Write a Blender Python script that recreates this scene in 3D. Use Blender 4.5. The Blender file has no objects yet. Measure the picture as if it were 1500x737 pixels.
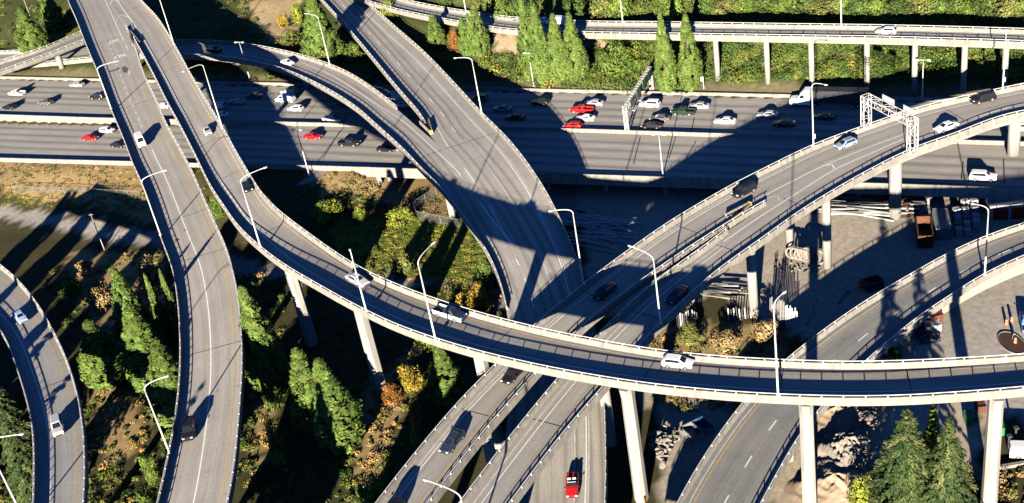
import bpy, math, random
import numpy as np
from mathutils import Vector, Matrix
random.seed(7); rng=np.random.default_rng(11)
S=bpy.context.scene; COL=S.collection
# ------------------------------------------------------------------ camera model
CX,CY=750.0,368.5
DN=2929.3; NX,NY=527/DN,2881.5/DN
DH=1018.0; FPX=math.sqrt(DH*DN); TH=math.atan(DH/FPX); CAMH=115.0
cT,sT=math.cos(TH),math.sin(TH)
def ray(px,py):
    dx,dy=px-CX,py-CY
    a=dx*NY-dy*NX; b=dx*NX+dy*NY
    return (a, FPX*cT-b*sT, -FPX*sT-b*cT)
def at(px,py,z=0.0):
    r=ray(px,py); t=(z-CAMH)/r[2]
    return Vector((r[0]*t,r[1]*t,z))
def proj(p):
    x,y,z=p[0],p[1],p[2]-CAMH
    d=y*cT-z*sT; u=y*sT+z*cT
    a=FPX*x/d; b=-FPX*u/d
    return (CX+a*NY+b*NX, CY-a*NX+b*NY)
def pxm(px,py,z=0.0):
    p=at(px,py,z); return FPX/(p.y*cT-(z-CAMH)*sT)
def height_to(base,py):
    lo,hi=0.0,60.0
    for _ in range(40):
        m=(lo+hi)/2
        if proj(base+Vector((0,0,m)))[1]>py: lo=m
        else: hi=m
    return lo
def lerp(a,b,t): return a+(b-a)*t
def sstep(a,b,x):
    t=min(1,max(0,(x-a)/(b-a))); return t*t*(3-2*t)
def interp(tab,x):
    if x<=tab[0][0]: return tab[0][1]
    for (a,va),(b,vb) in zip(tab,tab[1:]):
        if x<=b: return va+(vb-va)*(x-a)/(b-a)
    return tab[-1][1]
# ------------------------------------------------------------------ camera object
cam=bpy.data.cameras.new('camera'); camo=bpy.data.objects.new('camera',cam); COL.objects.link(camo)
cam.sensor_fit='HORIZONTAL'; cam.sensor_width=36; cam.lens=36*FPX/1500
cam.clip_start=1; cam.clip_end=5000
Rr=Vector((1,0,0)); Uu=Vector((0,sT,cT)); Ff=Vector((0,cT,-sT))
ix=Vector(ray(CX+1,CY))-Vector(ray(CX,CY)); iy=Vector(ray(CX,CY-1))-Vector(ray(CX,CY))
m=Matrix((ix.normalized(),iy.normalized(),-Ff)).transposed().to_4x4(); m.translation=Vector((0,0,CAMH))
camo.matrix_world=m; S.camera=camo
# ------------------------------------------------------------------ light
SUN_E,SUN_AZ=12.5,18.0      # light travels towards azimuth SUN_AZ (from +Y to +X)
w=bpy.data.worlds.new('World'); S.world=w; w.use_nodes=True
nt=w.node_tree; sky=nt.nodes.new('ShaderNodeTexSky'); sky.sky_type='NISHITA'; sky.sun_disc=False
sky.sun_elevation=math.radians(SUN_E); sky.sun_rotation=math.radians(180+SUN_AZ); sky.altitude=2500
sky.dust_density=0.0; sky.air_density=0.6; sky.ozone_density=8.0
bg=nt.nodes['Background']; bg.inputs[1].default_value=0.05; nt.links.new(sky.outputs[0],bg.inputs[0])
sl=bpy.data.lights.new('sun','SUN'); sl.energy=5.0; sl.angle=math.radians(0.5); sl.color=(1,0.89,0.72)
so=bpy.data.objects.new('sun',sl); COL.objects.link(so)
ld=Vector((math.sin(math.radians(SUN_AZ))*math.cos(math.radians(SUN_E)),math.cos(math.radians(SUN_AZ))*math.cos(math.radians(SUN_E)),-math.sin(math.radians(SUN_E))))
so.rotation_euler=ld.to_track_quat('-Z','Y').to_euler(); so.location=(0,0,200)
vs=S.view_settings; vs.view_transform='Standard'; vs.look='None'; vs.gamma=1; vs.exposure=1.8
try: S.cycles.max_bounces=6; S.cycles.diffuse_bounces=0; S.cycles.transparent_max_bounces=4
except Exception: pass
# ------------------------------------------------------------------ materials
MATS={}
def mat(name,col,rough=0.8,noise=None,metal=0.0,attr=None,spec=0.3,trans=0,emit=None,bump=0):
    """procedural principled; noise=(scale,amount[,stretch]) varies the base colour"""
    if name in MATS: return MATS[name]
    m=bpy.data.materials.new(name); m.use_nodes=True; n=m.node_tree; b=n.nodes['Principled BSDF']
    b.inputs['Roughness'].default_value=rough; b.inputs['Metallic'].default_value=metal
    b.inputs['Specular IOR Level'].default_value=spec
    b.inputs['Base Color'].default_value=(*col,1)
    src=None
    if attr:
        a=n.nodes.new('ShaderNodeAttribute'); a.attribute_name=attr; src=a.outputs['Color']
        n.links.new(src,b.inputs['Base Color'])
    if noise:
        tc=n.nodes.new('ShaderNodeTexCoord'); nz=n.nodes.new('ShaderNodeTexNoise')
        nz.inputs['Scale'].default_value=noise[0]; nz.inputs['Detail'].default_value=6; nz.inputs['Roughness'].default_value=0.65
        if len(noise)>2:
            mp=n.nodes.new('ShaderNodeMapping'); mp.inputs['Scale'].default_value=noise[2]; n.links.new(tc.outputs['Object'],mp.inputs[0]); n.links.new(mp.outputs[0],nz.inputs['Vector'])
        else: n.links.new(tc.outputs['Object'],nz.inputs['Vector'])
        mr=n.nodes.new('ShaderNodeMapRange'); mr.inputs[1].default_value=0.3; mr.inputs[2].default_value=0.7
        mr.inputs[3].default_value=1-noise[1]; mr.inputs[4].default_value=1+noise[1]
        n.links.new(nz.outputs['Fac'],mr.inputs[0])
        mx=n.nodes.new('ShaderNodeVectorMath'); mx.operation='SCALE'
        if src: n.links.new(src,mx.inputs[0])
        else: mx.inputs[0].default_value=col
        n.links.new(mr.outputs[0],mx.inputs['Scale']); n.links.new(mx.outputs[0],b.inputs['Base Color'])
        if bump:
            bp=n.nodes.new('ShaderNodeBump'); bp.inputs['Strength'].default_value=bump; bp.inputs['Distance'].default_value=0.1
            n.links.new(nz.outputs['Fac'],bp.inputs['Height']); n.links.new(bp.outputs[0],b.inputs['Normal'])
    if trans:
        t=n.nodes.new('ShaderNodeBsdfTranslucent'); ms=n.nodes.new('ShaderNodeMixShader'); ms.inputs[0].default_value=trans
        if src: n.links.new(src,t.inputs[0])
        else: t.inputs[0].default_value=(*col,1)
        n.links.new(b.outputs[0],ms.inputs[1]); n.links.new(t.outputs[0],ms.inputs[2])
        n.links.new(ms.outputs[0],n.nodes['Material Output'].inputs[0])
    MATS[name]=m; return m
def road_mat(name,col,lanes,patch=0.10,across=True,dashes=()):
    """weathered pavement: UV.x metres along, UV.y metres across; tyre tracks (worn, oily) run along the lanes"""
    m=bpy.data.materials.new(name); m.use_nodes=True; n=m.node_tree; b=n.nodes['Principled BSDF']; L=n.links.new
    b.inputs['Roughness'].default_value=0.9; b.inputs['Specular IOR Level'].default_value=0.2
    uv=n.nodes.new('ShaderNodeUVMap'); uv.uv_map='UVMap'
    sep=n.nodes.new('ShaderNodeSeparateXYZ'); L(uv.outputs[0],sep.inputs[0])
    def noise(scale,sx,sy,detail=5):
        mp=n.nodes.new('ShaderNodeMapping'); mp.inputs['Scale'].default_value=(sx,sy,1); L(uv.outputs[0],mp.inputs[0])
        z=n.nodes.new('ShaderNodeTexNoise'); z.inputs['Scale'].default_value=scale; z.inputs['Detail'].default_value=detail; z.inputs['Roughness'].default_value=0.7
        L(mp.outputs[0],z.inputs[0]); return z.outputs['Fac']
    def rng_(src,a,b_,c,d):
        r=n.nodes.new('ShaderNodeMapRange'); r.inputs[1].default_value=a; r.inputs[2].default_value=b_; r.inputs[3].default_value=c; r.inputs[4].default_value=d
        L(src,r.inputs[0]); return r.outputs[0]
    def math_(op,a,b_):
        q=n.nodes.new('ShaderNodeMath'); q.operation=op
        for i,v in enumerate((a,b_)):
            if isinstance(v,(int,float)): q.inputs[i].default_value=v
            else: L(v,q.inputs[i])
        return q.outputs[0]
    f1=rng_(noise(0.09,1,1.6),0.3,0.7,1-patch,1+patch)
    f2=rng_(noise(1.0,0.05,3.0),0.3,0.7,0.84,1.14)       # long streaks
    f3=rng_(noise(2.2,1,1,5),0.3,0.7,0.88,1.10)          # grain
    tot=math_('MULTIPLY',math_('MULTIPLY',f1,f2),f3)
    sp=rng_(noise(0.55,1,1,2),0.66,0.72,1.0,0.72); tot=math_('MULTIPLY',tot,sp)        # old repairs and oil spots
    for (off,wd,dk) in lanes:                              # dark oil / tyre bands
        d=math_('ABSOLUTE',math_('SUBTRACT',sep.outputs['Y'],off),0)
        band=rng_(d,0,wd,dk,1.0)
        tot=math_('MULTIPLY',tot,band)
    if across:                                             # faint transverse tining / cracks
        f4=rng_(noise(1.0,2.2,0.12,3),0.42,0.5,0.955,1.0); tot=math_('MULTIPLY',tot,f4)
    v=n.nodes.new('ShaderNodeVectorMath'); v.operation='SCALE'; v.inputs[0].default_value=col; L(tot,v.inputs['Scale'])
    last=v.outputs[0]
    if dashes:
        on=rng_(math_('FRACT',math_('DIVIDE',sep.outputs['X'],12.0),0),0.25,0.2501,1,0); tot2=None
        for off in dashes:
            b1=math_('MULTIPLY',rng_(math_('ABSOLUTE',math_('SUBTRACT',sep.outputs['Y'],off),0),0.07,0.09,1,0),on)
            tot2=b1 if tot2 is None else math_('MAXIMUM',tot2,b1)
        mx=n.nodes.new('ShaderNodeMix'); mx.data_type='RGBA'; L(tot2,mx.inputs[0]); L(last,mx.inputs[6]); mx.inputs[7].default_value=(.55,.54,.5,1); last=mx.outputs[2]
    L(last,b.inputs['Base Color'])
    return m
CONC=mat('concrete_weathered',(0.235,0.22,0.195),0.9,(1.1,0.30,(1,1,.22)))
CONCP=mat('concrete_pier',(0.27,0.26,0.24),0.9,(1.3,0.24,(1,1,.10)))
CONCW=mat('concrete_stained',(0.34,0.30,0.25),0.9,(0.5,0.22))
RAILM=mat('rail_paint',(0.62,0.62,0.60),0.5)
JOINT=mat('joint_rubber',(0.03,0.03,0.03),0.8)
WHITE=mat('line_white',(0.76,0.76,0.73),0.8,(1.5,0.12)); WHITE2=mat('line_white_worn',(0.50,0.485,0.46),0.8,(1.2,0.25))
YELL=mat('line_yellow',(0.50,0.33,0.10),0.8,(1.5,0.25))
GALV=mat('galvanised',(0.60,0.60,0.58),0.45,metal=0.2)
DARK=mat('dark_rubber',(0.018,0.018,0.02),0.7)
LENS=mat('lamp_lens',(0.75,0.75,0.70),0.2)
# ------------------------------------------------------------------ mesh helpers
class MB:
    def __init__(s): s.v=[]; s.f=[]; s.mi=[]; s.uv=[]
    def add(s,vs,fs,mi=0,uv=None):
        o=len(s.v); s.v+= [Vector(p) for p in vs]
        for f in fs: s.f.append([i+o for i in f]); s.mi.append(mi)
        if uv is not None: s.uv+=uv
    def box(s,c,d,R=None,mi=0,taper=1.0):
        x,y,z=d[0]/2,d[1]/2,d[2]/2
        P=[(-x,-y,-z),(x,-y,-z),(x,y,-z),(-x,y,-z),(-x*taper,-y*taper,z),(x*taper,-y*taper,z),(x*taper,y*taper,z),(-x*taper,y*taper,z)]
        P=[Vector(p) for p in P]
        if R is not None: P=[R@p for p in P]
        c=Vector(c)
        s.add([c+p for p in P],[(0,3,2,1),(4,5,6,7),(0,1,5,4),(1,2,6,5),(2,3,7,6),(3,0,4,7)],mi)
    def tube(s,pts,rad,n=8,mi=0,cap=True):
        pts=[Vector(p) for p in pts]
        if isinstance(rad,(int,float)): rad=[rad]*len(pts)
        o=len(s.v); prev=None
        for i,p in enumerate(pts):
            t=(pts[min(i+1,len(pts)-1)]-pts[max(i-1,0)]).normalized()
            a=t.cross(Vector((0,0,1)))
            if a.length<1e-3: a=Vector((1,0,0)) if prev is None else prev
            a.normalize()
            if prev is not None and a.dot(prev)<0: a=-a
            prev=a; b=t.cross(a)
            for k in range(n):
                g=2*math.pi*k/n; s.v.append(p+a*math.cos(g)*rad[i]+b*math.sin(g)*rad[i])
        for i in range(len(pts)-1):
            for k in range(n):
                s.f.append([o+i*n+k,o+i*n+(k+1)%n,o+(i+1)*n+(k+1)%n,o+(i+1)*n+k]); s.mi.append(mi)
        if cap:
            s.f.append([o+k for k in range(n)]); s.mi.append(mi)
            s.f.append([o+(len(pts)-1)*n+k for k in range(n)][::-1]); s.mi.append(mi)
    def loft(s,secs,closed=True,mi=0,caps=True):
        o=len(s.v); n=len(secs[0])
        for q in secs: s.v+=[Vector(p) for p in q]
        for i in range(len(secs)-1):
            for k in range(n if closed else n-1):
                s.f.append([o+i*n+k,o+i*n+(k+1)%n,o+(i+1)*n+(k+1)%n,o+(i+1)*n+k]); s.mi.append(mi)
        if caps and closed:
            s.f.append([o+k for k in range(n)][::-1]); s.mi.append(mi)
            s.f.append([o+(len(secs)-1)*n+k for k in range(n)]); s.mi.append(mi)
    def build(s,name,mats,parent=None,smooth=False,local=False):
        me=bpy.data.meshes.new(name); off=Vector((0,0,0))
        if parent is not None and not local:
            q=parent
            while q is not None: off=off+Vector(q.location); q=q.parent
        me.from_pydata([tuple(p-off) for p in s.v],[],s.f)
        if not isinstance(mats,(list,tuple)): mats=[mats]
        for q in mats: me.materials.append(q)
        if len(mats)>1: me.polygons.foreach_set('material_index',s.mi)
        if s.uv:
            ul=me.uv_layers.new(name='UVMap')
            arr=[0.0]*(2*len(me.loops))
            for l in me.loops:
                u=s.uv[l.vertex_index]; arr[2*l.index]=u[0]; arr[2*l.index+1]=u[1]
            ul.data.foreach_set('uv',arr)
        if smooth: me.polygons.foreach_set('use_smooth',[True]*len(me.polygons))
        me.update()
        o=bpy.data.objects.new(name,me); COL.objects.link(o)
        if parent is not None: o.parent=parent
        return o
def recalc(o):
    import bmesh
    b=bmesh.new(); b.from_mesh(o.data); bmesh.ops.recalc_face_normals(b,faces=b.faces); b.to_mesh(o.data); b.free()
def tag(o,label,cat,group=None,kind=None):
    if label: o['label']=label
    if cat: o['category']=cat
    if group: o['group']=group
    if kind: o['kind']=kind
    return o
def empty(name,loc=(0,0,0),rz=0.0):
    o=bpy.data.objects.new(name,None); o.empty_display_size=0.5; COL.objects.link(o); o.location=loc; o.rotation_euler=(0,0,rz)
    return o
def struct(o): o['kind']='structure'; return o
def copy_tree(o,parent=None):
    c=o.copy(); COL.objects.link(c)
    if parent is not None: c.parent=parent
    for ch in list(o.children): copy_tree(ch,c)
    return c
# ------------------------------------------------------------------ freeway frame (u along, v towards camera)
P0=at(0,117,0); _p1=at(936,140,0); DU=(_p1-P0).normalized(); DV=Vector((DU.y,-DU.x,0))
if DV.y>0: DV=-DV
def uv_of(x,y):
    d=Vector((x,y,0))-Vector((P0.x,P0.y,0)); return d.dot(DU),d.dot(DV)
def from_uv(u,v,z=0): 
    p=Vector((P0.x,P0.y,0))+DU*u+DV*v; p.z=z; return p
def zlow(u): return lerp(-1.6,0.0,sstep(10,150,u))
MED=[]; 
for q in ((0,171.5),(130,176),(835,193),(1041,200),(1500,213)):
    p=at(q[0],q[1],0); MED.append(uv_of(p.x,p.y))
MED=[(-120,MED[0][1]+1)]+MED+[(420,MED[-1][1])]
NEAR=[]
for q in ((0,231),(300,239),(612,247),(900,256.5),(1315,269),(1500,275.5)):
    z=0
    for _ in range(3):
        p=at(q[0],q[1],z+0.8); z=zlow(uv_of(p.x,p.y)[0])
    NEAR.append(uv_of(p.x,p.y))
NEAR=[(-120,NEAR[0][1]+2)]+NEAR+[(420,NEAR[-1][1])]
def vmed(u): return interp(MED,u)
def vnear(u): return interp(NEAR,u)
HCUT=[]
def ground(x,y):
    z=ground0(x,y)
    if HCUT and uv_of(x,y)[1]<-4:
        d2,zc=min(((x-p.x)**2+(y-p.y)**2,p.z) for p in HCUT); d=math.sqrt(d2)
        if d<16: z=min(z,zc-2.1+max(0,d-5.5)*.75)
    return z
def ground0(x,y):
    u,v=uv_of(x,y)
    n1=math.sin(x*0.21+y*0.13)*0.25+math.sin(x*0.07-y*0.19)*0.35+math.sin(x*.5+1.3*math.sin(y*.33))*.1
    if v<=0:
        e=-v; k=sstep(105,165,u)
        z=0.15+sstep(0,7,e)*1.5
        hr=max(0,e-9)*0.42 if e<70 else 61*0.42+(e-70)*0.25
        hl=max(0,e-12)*0.10
        z+=lerp(hl,hr,k)
        return z+n1*sstep(1,8,e)
    vm,vn=vmed(u),vnear(u); k=sstep(150,163,u)
    flat=-5.0
    if v<vn:
        lowz=lerp(-0.25,zlow(u)-0.25,sstep(vm-1,vm+1,v))
        via=lerp(-0.3,flat,sstep(vm-0.6,vm+0.6,v))
        return lerp(lowz,via,k)
    d=v-vn
    grade=lerp(zlow(u)-0.35,flat-0.3,sstep(0,30,d))+n1*0.6*sstep(0,4,d)
    return lerp(grade,flat+n1*0.08,k)
def gpt(px,py,dz=0.0):
    z=-4.0
    for _ in range(25):
        p=at(px,py,z); z=lerp(z,ground(p.x,p.y),0.6)
    p=at(px,py,z); p.z=ground(p.x,p.y)+dz; return p
# ------------------------------------------------------------------ road / flyover machinery
def spline(pts,step=1.0):
    """centripetal-ish Catmull-Rom through 3D points, resampled every `step` metres"""
    P=[pts[0]*2-pts[1]]+list(pts)+[pts[-1]*2-pts[-2]]
    out=[]
    for i in range(1,len(P)-2):
        p0,p1,p2,p3=P[i-1:i+3]
        t0=0; t1=t0+max(1e-3,(p1-p0).length**.5); t2=t1+max(1e-3,(p2-p1).length**.5); t3=t2+max(1e-3,(p3-p2).length**.5)
        n=max(2,int((p2-p1).length/0.5))
        for k in range(n):
            t=t1+(t2-t1)*k/n
            A1=p0*((t1-t)/(t1-t0))+p1*((t-t0)/(t1-t0)); A2=p1*((t2-t)/(t2-t1))+p2*((t-t1)/(t2-t1)); A3=p2*((t3-t)/(t3-t2))+p3*((t-t2)/(t3-t2))
            B1=A1*((t2-t)/(t2-t0))+A2*((t-t0)/(t2-t0)); B2=A2*((t3-t)/(t3-t1))+A3*((t-t1)/(t3-t1))
            out.append(B1*((t2-t)/(t2-t1))+B2*((t-t1)/(t2-t1)))
    out.append(pts[-1])
    L=[0]
    for a,b in zip(out,out[1:]): L.append(L[-1]+(b-a).length)
    n=max(2,int(L[-1]/step)); res=[]; j=0
    for k in range(n+1):
        d=L[-1]*k/n
        while j<len(L)-2 and L[j+1]<d: j+=1
        t=(d-L[j])/max(1e-6,L[j+1]-L[j]); res.append(out[j].lerp(out[j+1],t))
    return res
def isect(c,n,poly,guess):
    """offset t where c+t*n meets the polyline (nearest to guess)"""
    best=None
    for a,b in zip(poly,poly[1:]):
        dx,dy=b.x-a.x,b.y-a.y; det=n.x*(-dy)+n.y*dx
        if abs(det)<1e-9: continue
        rx,ry=a.x-c.x,a.y-c.y
        t=(rx*(-dy)+ry*dx)/det; s_=(n.x*ry-n.y*rx)/det
        if -1e-6<=s_<=1+1e-6 and (best is None or abs(t-guess)<abs(best[0]-guess)): best=(t,a.lerp(b,s_))
    return best
def smooth(vals,k=2,it=2):
    for _ in range(it):
        vals=[sum(vals[max(0,i-k):i+k+1])/len(vals[max(0,i-k):i+k+1]) for i in range(len(vals))]
    return vals
class Road:
    """a,b: pixel outlines of the two rail tops; zf(px,py) deck height"""
    def __init__(s,a,b,zf,bank=0.0,rail=1.2,step=2.0,sm=2):
        def world(px,sg):
            r=[]
            for (x,y) in px:
                z=zf(x,y)+bank*sg*sstep(60,200,max(x-130,y)); p=at(x,y,z+rail); p.z=z; r.append(p)
            return spline(r,1.0)
        A,B=world(a,-1),world(b,1)
        n=int(max(len(A),len(B)))
        c=[A[int(round(i*(len(A)-1)/n))].lerp(B[int(round(i*(len(B)-1)/n))],.5) for i in range(n+1)]
        for it in range(2):
            c=spline([c[i] for i in range(0,len(c),6)]+[c[-1]],step)
            st=[]
            for i,p in enumerate(c):
                t=c[min(i+1,len(c)-1)]-c[max(i-1,0)]; t.z=0; t.normalize(); nn=Vector((t.y,-t.x,0))
                qa=isect(p,nn,A,0); qb=isect(p,nn,B,0)
                ga=min(A,key=lambda q:(q-p).length); gb=min(B,key=lambda q:(q-p).length)
                ta=qa[0] if qa and abs(qa[0])<30 else None; tb=qb[0] if qb and abs(qb[0])<30 else None
                if ta is None or tb is None:
                    continue
                st.append([qa[1],qb[1]])
            c=[x.lerp(y,.5) for x,y in st]
        # smooth edges a little
        for e in (0,1):
            for ax in range(3):
                vv=smooth([q[e][ax] for q in st],sm,1)
                for q,v in zip(st[2:-2],vv[2:-2]): q[e]=q[e].copy(); q[e][ax]=v
        s.A=[q[0] for q in st]; s.B=[q[1] for q in st]; s.C=[x.lerp(y,.5) for x,y in zip(s.A,s.B)]
        s.W=[(x-y).length for x,y in zip(s.A,s.B)]
        s.L=[0]
        for p,q in zip(s.C,s.C[1:]): s.L.append(s.L[-1]+(q-p).length)
        s.px=[proj(p) for p in s.C]; s.n=len(st)
    def pt(s,i,off=None,frac=None,side='a',dz=0.0):
        W=s.W[i]
        f=frac if frac is not None else (off/W if side=='a' else 1-off/W)
        p=s.A[i].lerp(s.B[i],f); return Vector((p.x,p.y,p.z+dz))
    def near(s,p):
        return min(range(s.n),key=lambda i:(s.C[i].x-p.x)**2+(s.C[i].y-p.y)**2)
    def nearpx(s,px,py): return min(range(s.n),key=lambda i:(s.px[i][0]-px)**2+(s.px[i][1]-py)**2)
    def locate(s,px,py):
        """point on the deck surface under this pixel"""
        i=s.nearpx(px,py); z=s.C[i].z
        for _ in range(4):
            p=at(px,py,z); i=s.near(p)
            ab=s.B[i]-s.A[i]; f=((p.x-s.A[i].x)*ab.x+(p.y-s.A[i].y)*ab.y)/(ab.x**2+ab.y**2)
            z=s.A[i].z+ab.z*f
            t=s.tan(i); k=(p.x-s.C[i].x)*t.x+(p.y-s.C[i].y)*t.y; z+=k*t.z
        p=at(px,py,z); return p,i
    def tan(s,i):
        t=s.C[min(i+1,s.n-1)]-s.C[max(i-1,0)]; h=math.hypot(t.x,t.y); return t/h
    def sel(s,pred): return [i for i in range(s.n) if pred is None or pred(*s.px[i])]
def deck(R,par,matl,slab=0.32,girder=1.35,gw=0.55,drop=0.0,name='road_deck',inset=0.012):
    m=MB(); secs=[]; n=R.n
    for i in range(n):
        W=R.W[i]; L=R.L[i]; q=[]
        k=8
        for j in range(k+1):
            o=inset+(W-2*inset)*j/k; q.append((R.pt(i,o,dz=-drop),(L,o)))
        q.append((R.pt(i,W-inset,dz=-slab-drop),(L,W))); q.append((R.pt(i,inset,dz=-slab-drop),(L,0)))
        secs.append(q)
    k=len(secs[0])
    m.v=[p for q in secs for p,_ in q]; m.uv=[u for q in secs for _,u in q]
    for i in range(n-1):
        for j in range(k):
            m.f.append([i*k+j,(i+1)*k+j,(i+1)*k+(j+1)%k,i*k+(j+1)%k]); m.mi.append(0 if j<k-3 else 1)
    m.f.append(list(range(k))); m.mi.append(1); m.f.append([(n-1)*k+j for j in range(k)][::-1]); m.mi.append(1)
    o=m.build(name,[matl,CONC],par); recalc(o)
    if girder:
        g=MB(); secs=[]
        for i in range(n):
            W=R.W[i]; a,b=W*(0.5-gw/2),W*(0.5+gw/2)
            secs.append([R.pt(i,a-.3,dz=-slab-drop-.003),R.pt(i,b+.3,dz=-slab-drop-.003),R.pt(i,b,dz=-slab-girder),R.pt(i,a,dz=-slab-girder)])
        g.loft(secs); o2=g.build('girder',CONCP,par); recalc(o2)
    return o
PROF=[(0.0,-0.42),(0.0,0.80),(0.04,0.84),(0.22,0.84),(0.28,0.45),(0.46,0.12),(0.46,0.004),(0.2,-0.42)]
def runs(idx):
    out=[]; cur=[]
    for i in idx:
        if cur and i!=cur[-1]+1: out.append(cur); cur=[]
        cur.append(i)
    if cur: out.append(cur)
    return [r for r in out if len(r)>1]
def barrier(R,par,side,pred=None,rail=True,matl=None,post=2.6,off0=0.0):
    for r in runs(R.sel(pred)):
        m=MB(); m.loft([[R.pt(i,off0+o,side=side,dz=z) for o,z in PROF] for i in r])
        o=m.build('barrier',matl or CONC,par); recalc(o)
        if rail:
            q=MB(); q.loft([[R.pt(i,off0+.08,side=side,dz=1.14),R.pt(i,off0+.17,side=side,dz=1.14),R.pt(i,off0+.17,side=side,dz=1.22),R.pt(i,off0+.08,side=side,dz=1.22)] for i in r])
            nxt=R.L[r[0]]+.5
            for i,j in zip(r,r[1:]):
                while nxt<=R.L[j]:
                    t=(nxt-R.L[i])/(R.L[j]-R.L[i])
                    p=R.pt(i,off0+.125,side=side).lerp(R.pt(j,off0+.125,side=side),t)
                    q.box(p+Vector((0,0,.99)),(.13,.13,.34)); nxt+=post
            o=q.build('railing',RAILM,par); recalc(o)
def strip(R,par,side='a',off=None,frac=None,w=0.17,matl=None,dash=None,pred=None,name='lane_line',dz=0.006):
    m=MB(); 
    for r in runs(R.sel(pred)):
        m=MB()
        if not dash:
            sec=[(R.pt(i,off,frac,side,dz),R.W[i]) for i in r]
            vs=[]
            for i in r:
                f=frac if frac is not None else (off/R.W[i] if side=='a' else 1-off/R.W[i]); h=w/2/R.W[i]
                vs+=[R.pt(i,frac=f-h,dz=dz),R.pt(i,frac=f+h,dz=dz)]
            m.add(vs,[(2*k,2*k+1,2*k+3,2*k+2) for k in range(len(r)-1)]); m.build(name,matl or WHITE,par)
        else:
            s0=R.L[r[0]]+1.0
            def P(d,sg):
                i=max(k for k in r if R.L[k]<=d+1e-6); j=min(i+1,R.n-1); t=0 if j==i else (d-R.L[i])/(R.L[j]-R.L[i])
                def g(i):
                    f=frac if frac is not None else (off/R.W[i] if side=='a' else 1-off/R.W[i]); return R.pt(i,frac=f+sg*w/2/R.W[i],dz=dz)
                return g(i).lerp(g(j),t)
            while s0+dash[0]<R.L[r[-1]]:
                a,b=s0,s0+dash[0]; mid=(a+b)/2
                d_=MB(); d_.add([P(a,-1),P(a,1),P(mid,1),P(mid,-1),P(b,1),P(b,-1)],[(0,1,2,3),(3,2,4,5)]); s0+=dash[0]+dash[1]; d_.build('lane_dash',matl or WHITE,par)
def pxline(R,par,pts,w=0.14,matl=None,name='lane_line',dz=0.006,close=False):
    P=[]
    for (x,y) in pts:
        p,i=R.locate(x,y); p.z+=dz; P.append(p)
    if len(P)>2: P=spline(P,1.5) if not close else P
    m=MB(); vs=[]
    for k,p in enumerate(P):
        t=P[min(k+1,len(P)-1)]-P[max(k-1,0)]; n=Vector((t.y,-t.x,0)).normalized()*w/2
        vs+=[p-n,p+n]
    m.add(vs,[(2*k,2*k+1,2*k+3,2*k+2) for k in range(len(P)-1)])
    return m.build(name,matl or WHITE,par)
def joint(R,par,px,py,skew=0.0,w=0.16,f0=0.04,f1=0.96):
    p,i=R.locate(px,py); m=MB(); t=R.tan(i); W=R.W[i]
    a=R.pt(i,frac=f0,dz=.004)+t*(-skew*W/2); b=R.pt(i,frac=f1,dz=.004)+t*(skew*W/2)
    d=t*w/2
    m.add([a-d,a+d,b+d,b-d],[(0,1,2,3)]); m.build('expansion_joint',JOINT,par)
def pier(R,par,px,py,shape='round',r=0.85,frac=0.5,girder=1.35,slab=0.32,cap=True,zb=None,taper=1.0,wide=1.0,base=None):
    if base is None: i=R.nearpx(px,py); top=R.pt(i,frac=frac,dz=-slab-girder+0.15)
    else:
        bp=gpt(*base) if zb is None else at(base[0],base[1],zb); i=R.near(bp)
        ab=R.B[i]-R.A[i]; f_=((bp.x-R.A[i].x)*ab.x+(bp.y-R.A[i].y)*ab.y)/(ab.x**2+ab.y**2)
        print('PIER',base,'frac',round(f_,2)); f2=min(.88,max(.12,f_)); top=R.pt(i,frac=f2,dz=-slab-(girder if .25<f2<.75 else 0.25)+0.15)
        if abs(f2-f_)<.35: top=Vector((bp.x,bp.y,top.z)) if f2==f_ else top
    z0=(ground(top.x,top.y) if zb is None else zb)-0.6
    m=MB(); t=R.tan(i); n=Vector((t.y,-t.x,0)); k=20 if shape=='round' else 8
    def ring(z,s,sw=1.0):
        out=[]
        for j in range(k):
            g=2*math.pi*(j+.5)/k
            a,b=math.cos(g),math.sin(g)
            if shape!='round':
                a=max(-.82,min(.82,a*1.1)); b=max(-.9,min(.9,b*1.2))
            out.append(Vector((top.x,top.y,z))+n*(a*r*s*sw*wide)+t*(b*r*s))
        return out
    secs=[ring(z0,1.0*taper)]
    if cap: secs+= [ring(top.z-2.2,1.0),ring(top.z-.5,1.08,1.35),ring(top.z,1.1,1.5)]
    else: secs+=[ring(top.z,1.0)]
    m.loft(secs); o=m.build('pier',CONCP,par,smooth=False); recalc(o)
    if shape=='round': o.data.polygons.foreach_set('use_smooth',[len(p.vertices)==4 for p in o.data.polygons])
    return o
# ------------------------------------------------------------------ road centre data (edges read as pixels of the rail tops)
def zF(x,y): return interp([(120,11.3),(160,11.5),(230,12.6),(290,14.2),(330,15.8),(400,17.6),(460,17.6),(560,16.8),(690,16.1),(850,16.1),(1000,16.3),(1700,16.6)],x)
def zB(x,y): return interp([(-90,11.3),(0,11.5),(46,11.6),(150,10.5),(250,9.3),(340,8.6),(450,7.5),(560,6.5),(737,5.5),(990,4.5)],y)
def zA(x,y): return 10.0
def zE(x,y): return interp([(-80,7.2),(220,7.0),(265,6.5),(310,5.6),(410,4.4),(560,3.0),(700,2.0),(920,1.2)],y)
def zD(x,y): return interp([(-60,2.0),(60,2.6),(150,3.6),(300,4.8),(400,5.6),(500,6.4),(630,7.0),(2000,7.0)],x) if y<200 else zE(x,y)
def zC(x,y): return -0.4
def zK(x,y): return 7.5
def zH(x,y): return interp([(480,8.6),(600,9.0),(723,9.4),(856,10.8),(960,12.6),(1060,13.6)],x)
seamFB=[(100,-92),(128,-48),(159,0),(190,46)]
def zBa(x,y): return zB(x,y)
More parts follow.
